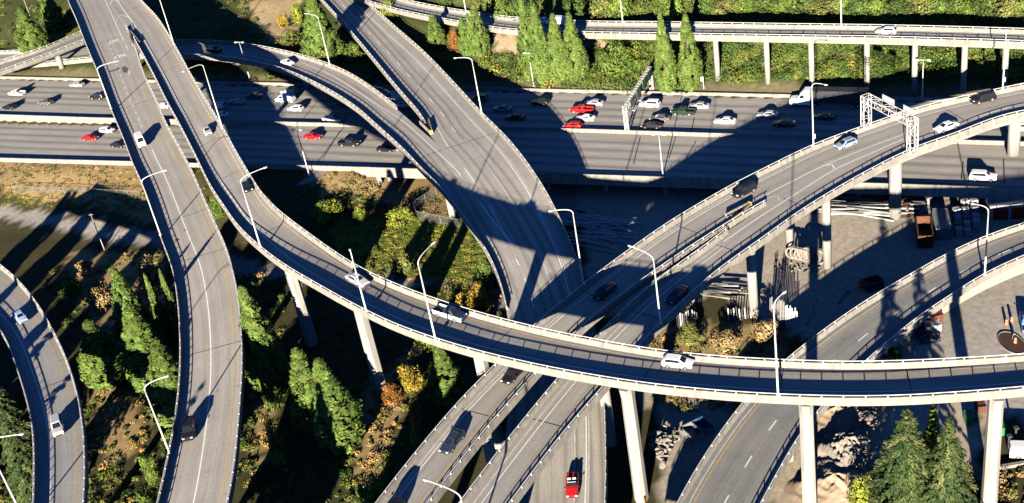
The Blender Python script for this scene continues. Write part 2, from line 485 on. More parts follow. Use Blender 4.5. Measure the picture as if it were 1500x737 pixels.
F_a=[(135,-92),(172,-45),(208,0),(230.6,24),(259,69),(281.5,110),(326.5,185),(359,242),(394,293),(455,342),(521,386.6),(567,409),(623,431),(691,453),(746,468),(809,483),(903,501),(956,510),(1017,517),(1070,521.5),(1149,525.5),(1215,528),(1280,528),(1341,526),(1414,522.5),(1500,517),(1600,508),(1700,497)]
F_b=seamFB+[(220,100),(245,150),(261,179),(288,232),(306.5,270),(327,301),(347,329.5),(382,362),(420,390),(460,413),(496.6,434),(539,456),(582,476),(635,494.5),(697,513),(762,528.5),(827,542),(901,554.5),(952,562),(1013,568.5),(1070,573.5),(1149,578),(1215,580),(1280,580.5),(1331,579),(1408,574),(1500,566.5),(1600,556),(1700,542)]
B_a=[(72,-90),(86,-42),(99,0),(110.5,26.5),(127,69),(141,102),(158,150),(179,200),(193.6,239),(208,270),(223,312),(236,352),(250,389),(257.5,430),(261.5,480),(262,531),(259.5,572),(256,600),(250,638),(239,689),(228.5,737),(205,810),(170,900),(120,990)]
B_b=seamFB+[(212,108),(232,150),(241,173),(265.5,217.5),(282,249),(300,290),(318,330),(332,361),(342,397),(350,438),(353.5,480),(355,521),(353.6,562),(350.6,600),(347,645),(342,689),(333,737),(313,812),(280,905),(235,1000)]
seamA=[(1720,101),(1600,123),(1500,143),(1475,150),(1394,175),(1323,200),(1215,245),(1160,273),(1100,305)]
A1_a=[(1720,80),(1600,100),(1500,121),(1443,133),(1386,145.5),(1335,159),(1280,178),(1191,210.5),(1120,245),(1073,268.5),(1027,295),(980,323),(958,338),(905.5,375.6),(861,409),(820,442),(786,470),(729,528),(680,577),(640,622),(587,687),(548,737),(500,803),(438,895),(365,1000)]
A1_b=seamA+[(1033.7,346),(993,372.6),(962.5,394),(936,412),(887,448),(859,471),(820,508),(792,536),(755,579),(723,614),(692.6,652),(662,691),(630.5,732),(575,808),(510,900),(435,1005)]
A2_a=seamA+[(1040,352),(985,391),(950,418),(907.5,456),(887,476),(822.5,545),(793,580),(761,619),(728.5,660),(700,697),(672,735),(615,810),(550,905),(480,1010)]
A2_b=[(1720,137),(1600,147),(1500,161),(1457,171.6),(1402,194),(1343,214),(1293,238),(1254,259),(1201,290),(1155,320),(1120,346),(1065.5,384),(1040,404),(1003,438),(970.6,470),(945.6,495),(896,552),(857,596),(820,640),(781,691),(753,728),(700,803),(635,900),(560,1010)]
seamE=[(634,199),(650,214),(691,267),(734,336),(754,374),(771,416),(784,462),(800,520),(806,600),(806,700),(800,800),(790,920)]
D_a=[(-70,70),(0,74),(60,70),(130,62),(200,57),(270,57.5),(341.6,60.5),(388,67.6),(433,77),(470,88),(509,104),(546,127),(572,147),(594,165),(612,181)]+seamE
D_b=[(-70,90),(0,94),(60,91),(130,84),(200,79),(270,79),(327,82.5),(364,88),(400.6,96),(439,110),(480,130),(521,156),(549,180.5),(582,210),(602,230),(618,248),(634.6,263),(655,286),(681,320),(702,350),(722,386),(731,411),(739,437.7),(745,500),(742,600),(729,700),(717,800),(702,920)]
E_a=[(392,-92),(432,-46),(472.6,0),(505,35.5),(537.7,74),(570,113.5),(592,139.5),(615,166)]+seamE
E_b=[(452,-90),(496,-45),(540,2),(575,34),(622,75),(660,114),(709,166.6),(742,199),(770,233),(786.5,257),(801,280),(820,317),(833,346),(847,380),(856,411),(872,480),(882,540),(886,590),(888,668),(887,737),(882,820),(870,920)]
C_a=[(1700,270),(1600,296),(1500,325),(1447,343),(1396,365.5),(1328.5,403),(1260.6,443.5),(1203,484),(1149.5,526),(1088,587),(1047,642),(1014.6,692),(990,737),(962,795),(932,865)]
C_b=[(1700,298),(1600,334),(1500,374),(1447,398),(1396,430),(1345,464),(1310.5,492),(1280,518),(1225,572),(1175,632),(1151,672),(1122.5,723),(1113,741),(1083,800),(1052,870)]
K_a=[(-110,330),(-60,350),(-25,369),(0,386),(24.4,406.5),(55,443),(77,480),(100,530),(116,587.5),(123,642.5),(124,690),(122,737),(115,810),(98,900)]
K_b=[(-130,400),(-70,424),(-25,454),(6,494),(20,530),(38.7,591.6),(46,632),(47.5,680),(46,737),(40,810),(26,900)]
H_a=[(430,-62),(480,-42),(540,-20),(600.7,0),(666,12.5),(723,21),(753,24.5),(856,30),(960,31),(1125,33.5),(1311,36),(1500,41),(1600,45),(1720,51)]
H_b=[(420,-42),(470,-22),(530,-2),(590,15),(662,29),(715,38),(753,42.5),(846,46),(960,48),(1125,50.5),(1311,53.5),(1500,59.5),(1600,65),(1720,73)]
I_a=[(-90,115),(-40,102),(0,88),(59,70),(112,47.5),(160,27),(200,10)]
I_b=[(-90,133),(-40,118),(0,103),(61,81),(120,58.5),(168,38),(208,21)]
def zI(x,y): return interp([(-90,8.2),(60,7.6),(140,7.0),(200,6.5)],x)
RF=Road(F_a,F_b,zF,bank=0.2); RB=Road(B_a,B_b,zB); RA1=Road(A1_a,A1_b,zA); RA2=Road(A2_a,A2_b,zA)
RD=Road(D_a,D_b,zD); RE=Road(E_a,E_b,zE); RC=Road(C_a,C_b,zC); RK=Road(K_a,K_b,zK); RH=Road(H_a,H_b,zH); RI=Road(I_a,I_b,zI)
HCUT[:]=[p for p,q in zip(RH.C,RH.px) if q[0]<1010][::2]
for k,R in dict(F=RF,B=RB,A1=RA1,A2=RA2,D=RD,E=RE,C=RC,K=RK,H=RH,I=RI).items():
    print('ROAD',k,R.n,round(R.L[-1]),'w',[round(x,1) for x in R.W[::max(1,R.n//7)]])
ASPH=(0.205,0.195,0.18)
mF=road_mat('pavement_grey_ramp',(0.345,0.322,0.29),[(3.2,.9,.86),(5.6,.9,.86),(7.6,1.1,.8)])
mB=road_mat('pavement_two_lane_ramp',(0.37,0.345,0.31),[(2.2,.7,.9),(4.1,.7,.88),(6.1,.7,.9),(8.2,.7,.88)])
mA=road_mat('pavement_fork',(0.37,0.345,0.305),[(2.2,.6,.88),(4.9,.9,.84),(6.6,.6,.92)])
mE=road_mat('pavement_dark_lanes',(0.375,0.35,0.315),[(2.0,.55,.70),(3.6,.55,.66),(5.6,.55,.62),(7.3,.55,.66)],0.14)
mC=road_mat('pavement_asphalt',(0.25,0.245,0.235),[(3.6,1.0,.88),(7.4,1.0,.88)],0.14)
mK=road_mat('pavement_narrow_ramp',(0.32,0.31,0.295),[(4.2,.8,.88),(6.0,.8,.88)])
mH=road_mat('pavement_far',(0.34,0.325,0.30),[(1.6,.5,.8),(3.0,.5,.85),(4.4,.5,.85)])
def root(name,R,label,cat='flyover'):
    c=R.C[R.n//2]; e=empty(name,(c.x,c.y,ground(c.x,c.y))); tag(e,label,cat); return e
# --- F + B : forked flyover, upper left
fb=root('forked_flyover',RF,'long white-railed ramp forking at upper left, its higher arm curving over every other road')
deck(RF,fb,mF); deck(RB,fb,mB,drop=0.006)
fork=lambda x,y: y>50
barrier(RF,fb,'a'); barrier(RF,fb,'b',fork); barrier(RB,fb,'a'); barrier(RB,fb,'b',fork)
strip(RF,fb,'b',2.5); strip(RF,fb,'a',1.35,matl=YELL,pred=lambda x,y:y>5); strip(RF,fb,'a',1.0,w=.25,matl=WHITE2,pred=lambda x,y:y>5)
strip(RB,fb,'b',1.6,matl=YELL,pred=lambda x,y:y>120); strip(RB,fb,frac=.475,dash=(1.6,3.2),pred=lambda x,y:60<y<206,matl=WHITE); strip(RB,fb,frac=.475,w=.2,pred=lambda x,y:y>214)
pxline(RB,fb,[(140,-30),(154,0),(166,27),(176,49),(187,72)],.22); pxline(RF,fb,[(152,-30),(171.6,0),(187,23),(203,46)],.22)
pxline(RF,fb,[(160,9),(164,1),(175.6,2)],.3,name='chevron',close=True); pxline(RF,fb,[(170.5,32),(176,22),(191,26)],.3,name='chevron',close=True)
for (x,y) in ((170,22),(215,50),(248,100),(318,205),(340,255),(408,331),(563,415),(953,535),(1152,550),(740,490),(1330,553)): joint(RF,fb,x,y)
for (x,y,s_) in ((148,25,-.3),(170,55,0),(205,150,-.5),(286,310,-.35),(300,375,.1),(306,510,-.3)): joint(RB,fb,x,y,s_ if s_>0 else 0)
for (x,y) in ((404,368),(508,440),(686,508)): pier(RF,fb,x,y,'oct',1.0,taper=1.12,wide=1.15)
for b_ in ((941,741),(1187,762),(1447,760)): pier(RF,fb,0,0,'oct',.95,taper=1.1,wide=1.1,base=b_)
pier(RF,fb,232,62,'round',.8,cap=False); pier(RF,fb,300,178,'round',.8,cap=False,zb=0)
for (x,y) in ((131,24),(150,75),(236,330),(300,480),(262,720)): pier(RB,fb,x,y,'round',.8,cap=False)
for (x,y) in ((200,150),): pier(RB,fb,x,y,'round',.8,cap=False,zb=0)
# EXIT ONLY painted for drivers coming towards the camera
def road_text(R,par,txt,px,py,size,stretch,name='road_lettering'):
    cu=bpy.data.curves.new(name,'FONT'); cu.body=txt; cu.size=size; cu.offset=.05; cu.align_x='CENTER'; cu.align_y='CENTER'
    o=bpy.data.objects.new(name,cu); dg=bpy.context.evaluated_depsgraph_get(); COL.objects.link(o); dg.update()
    me=bpy.data.meshes.new_from_object(o.evaluated_get(dg)); bpy.data.objects.remove(o); 
    p,i=R.locate(px,py); t=R.tan(i)            # travel direction
    up=Vector((t.x,t.y,t.z)); right=Vector((t.y,-t.x,0)).normalized()
    off=Vector(par.location)
    for v in me.vertices:
        q=p+right*v.co.x+up*(v.co.y*stretch); q.z+=.014; v.co=q-off
    me.materials.clear(); me.materials.append(WHITE); ob=bpy.data.objects.new(name,me); COL.objects.link(ob); ob.parent=par
road_text(RB,fb,'EXIT',167.5,60,1.65,2.0); road_text(RB,fb,'ONLY',178.0,81.5,1.65,2.0)
for (pts,mm) in (([(178,99),(183,97),(188,101),(186,107),(180,106)],'dark'),([(187,104),(191,103),(192,109),(188,111)],'pale'),([(160,104),(172,101),(172,103),(161,106)],'dark'),([(170,100),(174,99),(175,102),(171,103)],'dark'),([(256,351),(262,349),(263,352),(257,353)],'dark'),([(268,337),(272,336),(272,339)],'dark')):
    vs=[]
    for q in pts:
        p_,_i=RB.locate(*q); p_.z+=.01; vs.append(p_)
    m=MB(); m.add(vs,[tuple(range(len(vs)))]); m.build('pavement_patch',mat('patch_dark',(.09,.085,.08),.9,(1.5,.3)) if mm=='dark' else mat('patch_pale',(.45,.44,.41),.9,(1.5,.2)),fb)
# --- A : forked flyover on the right
fa=root('split_flyover',RA1,'pale flyover from the right edge that splits into two parallel decks running to the bottom')
deck(RA1,fa,mA); deck(RA2,fa,mA,drop=0.006)
forkA=lambda x,y: x<1097
barrier(RA1,fa,'a'); barrier(RA1,fa,'b',forkA); barrier(RA2,fa,'a',forkA); barrier(RA2,fa,'b')
strip(RA1,fa,'a',1.7); strip(RA1,fa,'a',1.1,w=.3,matl=WHITE2); strip(RA1,fa,'b',1.9,matl=YELL,pred=lambda x,y:x<1060)
strip(RA2,fa,'a',2.2,pred=lambda x,y:x<1075); strip(RA2,fa,'a',1.2,w=.3,matl=WHITE2,pred=lambda x,y:x<1075)
strip(RA1,fa,'b',.12,w=.16,pred=lambda x,y:1330<x<1478); strip(RA1,fa,'b',.12,w=.16,dash=(2.2,5),pred=lambda x,y:1485<x)
pxline(RA1,fa,[(1323,197),(1270,217),(1207,243),(1160,266),(1120,287),(1104,297)],.2); pxline(RA2,fa,[(1323,204),(1270,227),(1222,249),(1180,275),(1120,313),(1060,354)],.2)
pxline(RA1,fa,[(1205,243),(1219,241),(1222,247)],.3,name='chevron',close=True); pxline(RA1,fa,[(1123,290),(1139,287),(1142,294)],.3,WHITE2,name='chevron',close=True)
for (x,y) in ((1012,334),(1400,172),(880,440),(700,600)): joint(RA1,fa,x,y)
for (x,y) in ((1066,362),(1150,290),(960,460),(800,620)): joint(RA2,fa,x,y)
for (x,y,r) in ((1105,463,.8),(1212,392,.75)): pier(RA2,fa,0,0,'round',r,cap=False,base=(x,y))
for (x,y,r,f) in ((900,545,.85,.5),(765,708,.85,.5)): pier(RA2,fa,x,y,'round',r,frac=f,cap=False)
pier(RA1,fa,0,0,'round',.75,cap=False,base=(1157,364))
for (x,y,f) in ((1000,345,.5),(860,450,.6),(705,618,.55),(600,745,.5)): pier(RA1,fa,x,y,'round',.85,frac=f,cap=False)
pier(RA2,fa,0,0,'round',1.15,cap=False,base=(1303,312)); pier(RA2,fa,0,0,'round',1.15,cap=False,base=(1461,215),zb=0)
# --- D + E : merging flyover in the middle
fe=root('merging_flyover',RE,'wide dark-laned flyover from the top centre joined by a curving ramp')
deck(RE,fe,mE); deck(RD,fe,mE,drop=0.006)
barrier(RE,fe,'a',lambda x,y:y<178); barrier(RD,fe,'a',lambda x,y:y<172); barrier(RE,fe,'b'); barrier(RD,fe,'b',lambda x,y:y<455)
strip(RE,fe,'b',3.0); strip(RE,fe,'b',2.6,w=.2,matl=WHITE2); strip(RE,fe,frac=.40,dash=(3,6.5),pred=lambda x,y:y<195); strip(RE,fe,frac=.43,pred=lambda x,y:200<y<440,matl=WHITE2,w=.18)
strip(RE,fe,frac=.02,dash=(2.4,4.6),pred=lambda x,y:362<y<480); strip(RE,fe,frac=.42,w=.2,pred=lambda x,y:440<y,matl=WHITE2)
pxline(RD,fe,[(440,91),(480,107),(531,139),(594,181),(635,218),(669,250),(705,300),(735,340),(750,357)],.2)
pxline(RE,fe,[(640,187),(655,212),(690,260),(718,303),(738,340),(751,359)],.2)
joint(RE,fe,688,207); joint(RD,fe,620,232); joint(RE,fe,520,22); joint(RD,fe,452,92)
pier(RD,fe,645,262,'oct',.75,cap=False); pier(RD,fe,440,100,'oct',.8,cap=False); pier(RD,fe,566,187,'round',.8,cap=False,zb=zlow(120)); pier(RD,fe,343,75,'oct',.8,cap=False)
for (x,y,z) in ((700,185,0),(590,80,None),(530,30,None),(770,300,None),(800,380,None)): pier(RE,fe,x,y,'round',.85,cap=False,zb=z)
# --- single roads
fc=root('lower_ramp',RC,'broad asphalt ramp with a yellow edge line sweeping through the lower right','ramp')
deck(RC,fc,mC); barrier(RC,fc,'a'); barrier(RC,fc,'b'); strip(RC,fc,'a',1.75,matl=YELL,w=.18); strip(RC,fc,'a',1.2,w=.2,matl=WHITE2); strip(RC,fc,frac=.53,dash=(2.6,6.0),w=.2); strip(RC,fc,'b',.85)
aw=[i for i in range(RC.n) if RC.px[i][0]>1275]
m=MB(); m.loft([[Vector((q.x,q.y,ground(q.x,q.y)-.6)) if b_==0 else q for q,b_ in ((RC.pt(i,frac=.30),0),(RC.pt(i,frac=.30,dz=-.4),1),(RC.pt(i,frac=.72,dz=-.4),1),(RC.pt(i,frac=.72),0))] for i in aw]); o=m.build('abutment_wall',CONCW,fc); recalc(o)
for (x,y) in ((1150,655),(1080,700),(1235,512)): pier(RC,fc,x,y,'round',.8,frac=.8,cap=False)
fk=root('curved_ramp',RK,'narrow ramp half in tree shade curving down the left edge','ramp')
deck(RK,fk,mK); barrier(RK,fk,'a'); barrier(RK,fk,'b'); strip(RK,fk,'a',1.5,matl=YELL); strip(RK,fk,'b',2.2)
for (x,y) in ((10,430),(75,560),(85,700)): pier(RK,fk,x,y,'round',.8,cap=False)
joint(RK,fk,90,560)
fh=root('viaduct',RH,'far two-lane viaduct on slim round columns along the green hillside at the top','viaduct')
deck(RH,fh,mH,girder=1.0); barrier(RH,fh,'a'); barrier(RH,fh,'b'); strip(RH,fh,'a',.95); strip(RH,fh,'b',1.0); strip(RH,fh,frac=.5,matl=YELL)
for x in (1050,1121,1193,1265,1336,1408,1481,1560,1640): pier(RH,fh,x,45,'round',.62,cap=False,girder=1.0)
for x in (720,960,1181,1380,1440): joint(RH,fh,x,42)
fi=root('side_ramp',RI,'small sunlit ramp on a thick column passing beneath the fork at the left edge','ramp')
deck(RI,fi,mH,girder=.9); barrier(RI,fi,'a'); barrier(RI,fi,'b'); strip(RI,fi,'b',1.3,matl=WHITE2); pier(RI,fi,84,70,'round',.85,cap=False,girder=.9); joint(RI,fi,55,77)
# ------------------------------------------------------------------ freeway
mI=road_mat('pavement_freeway',(0.375,0.355,0.325),[(2.6+3.6*k+1.8,1.15,.60) for k in range(4)],0.10,across=False,dashes=[2.6+3.6*k for k in range(1,4)])
mI2=road_mat('pavement_freeway_near',(0.375,0.355,0.325),[(22.5+3.7*k+1.8,1.15,.60) for k in range(6)],0.10,across=False,dashes=[22.5+3.7*k for k in range(1,6)])
def freeway(name,v0f,v1f,zf,matl,nv=10,thick=0.5):
    m=MB(); us=[-110+4*k for k in range(131)]
    for u in us:
        for j in range(nv+1):
            v=lerp(v0f(u),v1f(u),j/nv); m.v.append(from_uv(u,v,zf(u))); m.uv.append((u,v))
        for v in (v1f(u),v0f(u)): m.v.append(from_uv(u,v,zf(u)-thick)); m.uv.append((u,v))
    k=nv+3
    for i in range(len(us)-1):
        for j in range(k): m.f.append([i*k+j,(i+1)*k+j,(i+1)*k+(j+1)%k,i*k+(j+1)%k]); m.mi.append(0)
    o=m.build(name,matl); recalc(o); return struct(o)
freeway('freeway_road',lambda u:-.6,lambda u:vmed(u)-.25,lambda u:0.0,mI,thick=.25)
freeway('freeway_road',lambda u:vmed(u)+.25,lambda u:vnear(u)-.02,lambda u:zlow(u)+(0.0),mI2,thick=1.5)
def ulines(name,offs,zf,dash=None,u0=-100,u1=380,w=.14,ref=None,matl=None):
    m=MB()
    for off in offs:
        u=u0+random.random()*9
        seg=dash or (8,0)
        while u<u1:
            a,b=u,u+seg[0]; va,vb=(off,off) if ref is None else (ref(a)+off,ref(b)+off)
            m.add([from_uv(a,va-w/2,zf(a)+.006),from_uv(a,va+w/2,zf(a)+.006),from_uv(b,vb+w/2,zf(b)+.006),from_uv(b,vb-w/2,zf(b)+.006)],[(0,1,2,3)]); u+=seg[0]+seg[1]
    return struct(m.build(name,matl or WHITE2))
ulines('lane_line',[2.4],lambda u:0,w=.2); ulines('lane_line',[-1.6],lambda u:0,ref=vmed,matl=YELL)
ulines('lane_line',[2.2],lambda u:zlow(u),ref=vmed,matl=YELL); ulines('lane_line',[-2.6],lambda u:zlow(u),ref=vnear,w=.22)
def uwall(name,vf,z0f,z1f,th,label,cat,u0=-110,u1=410,matl=CONC,cap=None):
    m=MB(); us=[u0+3*k for k in range(int((u1-u0)/3)+1)]
    m.loft([[from_uv(u,vf(u)-th/2-.12,z0f(u)),from_uv(u,vf(u)-th/2,z0f(u)+.35),from_uv(u,vf(u)-th/2+.06,z1f(u)),from_uv(u,vf(u)+th/2-.06,z1f(u)),from_uv(u,vf(u)+th/2,z0f(u)+.35),from_uv(u,vf(u)+th/2+.12,z0f(u))] for u in us])
    o=m.build(name,matl); recalc(o); return tag(o,label,cat)
uwall('median_wall',vmed,lambda u:zlow(u)-.1,lambda u:.85,.34,'long concrete wall dividing the two freeway carriageways','barrier')
uwall('freeway_barrier',lambda u:-.75,lambda u:-.3,lambda u:.85,.5,'long low concrete barrier along the far shoulder of the freeway','barrier')
uwall('freeway_barrier',lambda u:vnear(u)+.15,lambda u:zlow(u)-1.5,lambda u:zlow(u)+.85,.34,'long pale barrier on the near edge of the freeway above the yard','barrier')
# joints across the freeway, columns under its near side
for (x,y,x2,y2) in ((473,232,498,192),(928,240,938,200),(980,232,990,200),(1005,232,1020,206),(1408,262,1411,236),(1471,270,1470,232),(1001,170,1001,160),(1012,196,1017,172)):
    a,b=at(x,y,0.006),at(x2,y2,0.006); t=(b-a); n=Vector((t.y,-t.x,0)).normalized()*.11
    za=zlow(uv_of(a.x,a.y)[0])
    if za<-.05 : a,b=at(x,y,za+.006),at(x2,y2,za+.006)
    m=MB(); m.add([a-n,a+n,b+n,b-n],[(0,1,2,3)]); struct(m.build('pavement_joint',JOINT))
for u in range(158,300,13):
    c=from_uv(u,vnear(u)-3.2); m=MB(); m.tube([(c.x,c.y,-5.6),(c.x,c.y,-1.5)],.55,14); o=m.build('viaduct_column',CONCP)
    tag(o,'short round concrete column in the dark under the near edge of the freeway','column','columns under the freeway')
# crash cushions at the gores
def nose(R1,s1,R2,s2,pred_px,label,sand=(0.75,0.45,0.05)):
    p1,i1=R1.locate(*pred_px[0]); 
    e=empty('crash_cushion',p1); tag(e,label,'crash barrier')
    return e,p1,i1
for (px,py,R,dirpx,label,colr) in ((632,196,RE,(622,180),'yellow-nosed crash cushion where the two merging ramps meet',(0.70,0.45,0.06)),(1098,303,RA1,(1070,322),'white wedge with a yellow end plate where the right flyover splits',(0.70,0.45,0.06)),(191,49,RF,(200,66),'dark framed crash cushion at the fork near the top left',(0.05,0.05,0.06))):
    p,i=R.locate(px,py); q,_=R.locate(*dirpx); t=(q-p); t.z=0; L=t.length; t.normalize(); n=Vector((t.y,-t.x,0))
    e=empty('crash_cushion',p); tag(e,label,'crash barrier')
    m=MB()
    for sg in (-1,1):
        a=p+n*.25*sg; b=q+n*1.05*sg
        d=n*.12
        m.loft([[a-d,a+d,a+d+Vector((0,0,.85)),a-d+Vector((0,0,.85))],[b-d,b+d,b+d+Vector((0,0,.85)),b-d+Vector((0,0,.85))]])
    o=m.build('side_wall',CONC,e); recalc(o)
    m=MB(); k=7
    for j in range(k):
        f=(j+.7)/k; c=p.lerp(q,f); m.box(c+Vector((0,0,.55)),(.22,lerp(.3,1.7,f),.12),Matrix.Rotation(math.atan2(t.y,t.x),3,'Z'))
    m.build('cross_slat',DARK,e)
    m=MB(); m.box(p-t*.15+Vector((0,0,.45)),(.3,.75,.9),Matrix.Rotation(math.atan2(t.y,t.x),3,'Z'),taper=.85); m.build('nose_plate',mat('nose_%.2f'%colr[0],colr,.6),e)
# ------------------------------------------------------------------ terrain
def in_poly(x,y,P):
    c=False; j=len(P)-1
    for i in range(len(P)):
        if (P[i][1]>y)!=(P[j][1]>y) and x<(P[j][0]-P[i][0])*(y-P[i][1])/(P[j][1]-P[i][1])+P[i][0]: c=not c
        j=i
    return c
# ground kinds as plan outlines (found by looking down the photograph's pixels, then fixed on the ground)
def plan(px): return [(lambda p:(p.x,p.y))(gpt(x,y)) for x,y in px]
Z_YARD=plan([(845,262),(1560,285),(1560,420),(1300,560),(1150,480),(1050,430),(930,480),(860,430)])
Z_YARD2=plan([(900,520),(965,620),(960,737),(900,900),(1100,900),(1130,640),(1060,590),(1010,560)])
Z_DIRT=plan([(1170,590),(1440,585),(1430,900),(1130,900),(1120,720)])
Z_LOT=plan([(1370,440),(1560,380),(1560,640),(1455,600),(1400,600),(1370,540)])
Z_PATH=[(0,312),(60,322),(120,332),(180,345),(240,352),(300,370),(360,392),(420,400),(520,405),(640,408),(700,404),(730,410),(735,440)]
PATHW=[gpt(x,y) for x,y in Z_PATH]
Z_DRY=[plan(q) for q in ([(0,235),(215,238),(235,330),(140,300),(0,280)],[(470,250),(650,252),(690,330),(640,325),(560,290),(470,290)],[(100,370),(240,370),(250,440),(170,490),(100,440)],[(140,560),(215,580),(215,660),(150,690)],[(540,560),(610,500),(610,560),(540,720),(510,720)],[(960,480),(1150,470),(1150,520),(1080,590),(960,600)],[(360,0),(440,0),(430,50),(400,66),(380,40)],[(370,560),(400,560),(400,650),(370,700)])]
Z_TAN=[plan(q) for q in ([(720,48),(760,48),(760,80),(725,72)],[(860,55),(890,55),(885,90),(855,80)])]
Z_LAWN=[plan(q) for q in ([(490,320),(700,320),(730,420),(560,400),(490,400)],[(65,40),(115,30),(112,55),(65,65)])]
def zone(x,y):
    u,v=uv_of(x,y)
    if v<0: 
        for q in Z_TAN:
            if in_poly(x,y,q): return (0.33,0.24,0.16)
        for q in Z_LAWN:
            if in_poly(x,y,q): return (0.14,0.17,0.03)
        for q in Z_DRY:
            if in_poly(x,y,q): return (0.36,0.27,0.15)
        if v>-5: return (0.14,0.12,0.07)
        return (0.07,0.08,0.025)
    for q in Z_LAWN:
        if in_poly(x,y,q): return (0.125,0.15,0.03)
    if in_poly(x,y,Z_LOT): return (0.38,0.345,0.30)
    if in_poly(x,y,Z_DIRT): return (0.44,0.36,0.27)
    for q in Z_DRY:
        if in_poly(x,y,q): return (0.33,0.235,0.11)
    if in_poly(x,y,Z_YARD) or in_poly(x,y,Z_YARD2): return (0.43,0.375,0.305)
    d=min((p.x-x)**2+(p.y-y)**2 for p in PATHW_D)
    if d<2.6**2: return (0.27,0.25,0.23)
    if u>140 and vmed(u)<v<vnear(u)+6: return (0.30,0.28,0.25)
    return (0.06,0.055,0.024)
PATHW_D=spline([Vector((p.x,p.y,0)) for p in PATHW],1.5)
xs=np.arange(-260,270,1.7); ys=np.arange(55,520,1.7)
nx,ny=len(xs),len(ys)
V=np.zeros((ny,nx,3)); Cc=np.zeros((ny,nx,4)); 
for j,y in enumerate(ys):
    for i,x in enumerate(xs):
        V[j,i]=(x,y,ground(x,y)); 
        jx,jy=x+random.uniform(-1,1),y+random.uniform(-1,1)
        Cc[j,i,:3]=zone(jx,jy); Cc[j,i,3]=1
idx=np.arange(nx*ny).reshape(ny,nx)
Q=np.stack([idx[:-1,:-1],idx[:-1,1:],idx[1:,1:],idx[1:,:-1]],-1).reshape(-1,4)
def npmesh(name,V,Q,col=None,smooth=False):
    me=bpy.data.meshes.new(name); n=len(Q)
    me.vertices.add(len(V)); me.vertices.foreach_set('co',np.ascontiguousarray(V,dtype=np.float32).ravel())
    k=Q.shape[1]; me.loops.add(n*k); me.loops.foreach_set('vertex_index',Q.astype(np.int32).ravel())
    me.polygons.add(n); me.polygons.foreach_set('loop_start',np.arange(0,n*k,k,dtype=np.int32))
    try: me.polygons.foreach_set('loop_total',np.full(n,k,dtype=np.int32))
    except Exception: pass
    if col is not None:
        a=me.color_attributes.new('tint','FLOAT_COLOR','POINT'); a.data.foreach_set('color',np.ascontiguousarray(col,dtype=np.float32).ravel())
    if smooth: me.polygons.foreach_set('use_smooth',np.ones(n,dtype=bool))
    me.update(calc_edges=True); me.validate(); return me
GM=mat('ground_soil',(0.1,0.1,0.05),0.95,(1.1,0.27),attr='tint',bump=0.12,spec=0.1)
me=npmesh('ground',V.reshape(-1,3),Q,Cc.reshape(-1,4),True); me.materials.append(GM); go=bpy.data.objects.new('ground',me); COL.objects.link(go); struct(go)
# far apron so that the ground reaches the horizon all round
ring=[(0,i) for i in range(0,nx,6)]+[(j,nx-1) for j in range(0,ny,6)]+[(ny-1,i) for i in range(nx-1,-1,-6)]+[(j,0) for j in range(ny-1,-1,-6)]
m=MB(); cen=Vector((5,290,0)); vs=[]
for j,i in ring:
    p=Vector(V[j,i]); vs.append(p-Vector((0,0,.05))); d=p-cen; d.z=0; q=cen+d*9; q.z=min(40,max(-9,p.z*.6)); vs.append(q)
K_=len(ring); m.add(vs,[(2*k,2*((k+1)%K_),2*((k+1)%K_)+1,2*k+1) for k in range(K_)])
o=m.build('terrain',mat('far_soil',(0.07,0.075,0.03),.95,(0.05,.3))); recalc(o); struct(o)
# ------------------------------------------------------------------ vehicles
def paint(name,c,rough=.3): return mat('paint_'+name,c,rough,spec=.5)
PAINT=dict(white=paint('white',(.78,.78,.78)),silver=paint('silver',(.42,.43,.45)),black=paint('black',(.012,.012,.014)),grey=paint('grey',(.10,.105,.11)),
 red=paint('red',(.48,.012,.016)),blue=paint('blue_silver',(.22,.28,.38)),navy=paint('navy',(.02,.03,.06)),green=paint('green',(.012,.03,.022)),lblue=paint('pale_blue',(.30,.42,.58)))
GLASS=mat('tinted_glass',(.012,.015,.018),.06,spec=.8); RUBBER=DARK; RIM=mat('wheel_rim',(.45,.45,.46),.35,metal=.6)
HEADL=mat('headlight_lens',(.8,.8,.78),.15); TAILL=mat('taillight_lens',(.35,.01,.01),.25); BLACKP=mat('black_plastic',(.02,.02,.02),.6)
SEATM=mat('seat_cream',(.55,.50,.42),.7)
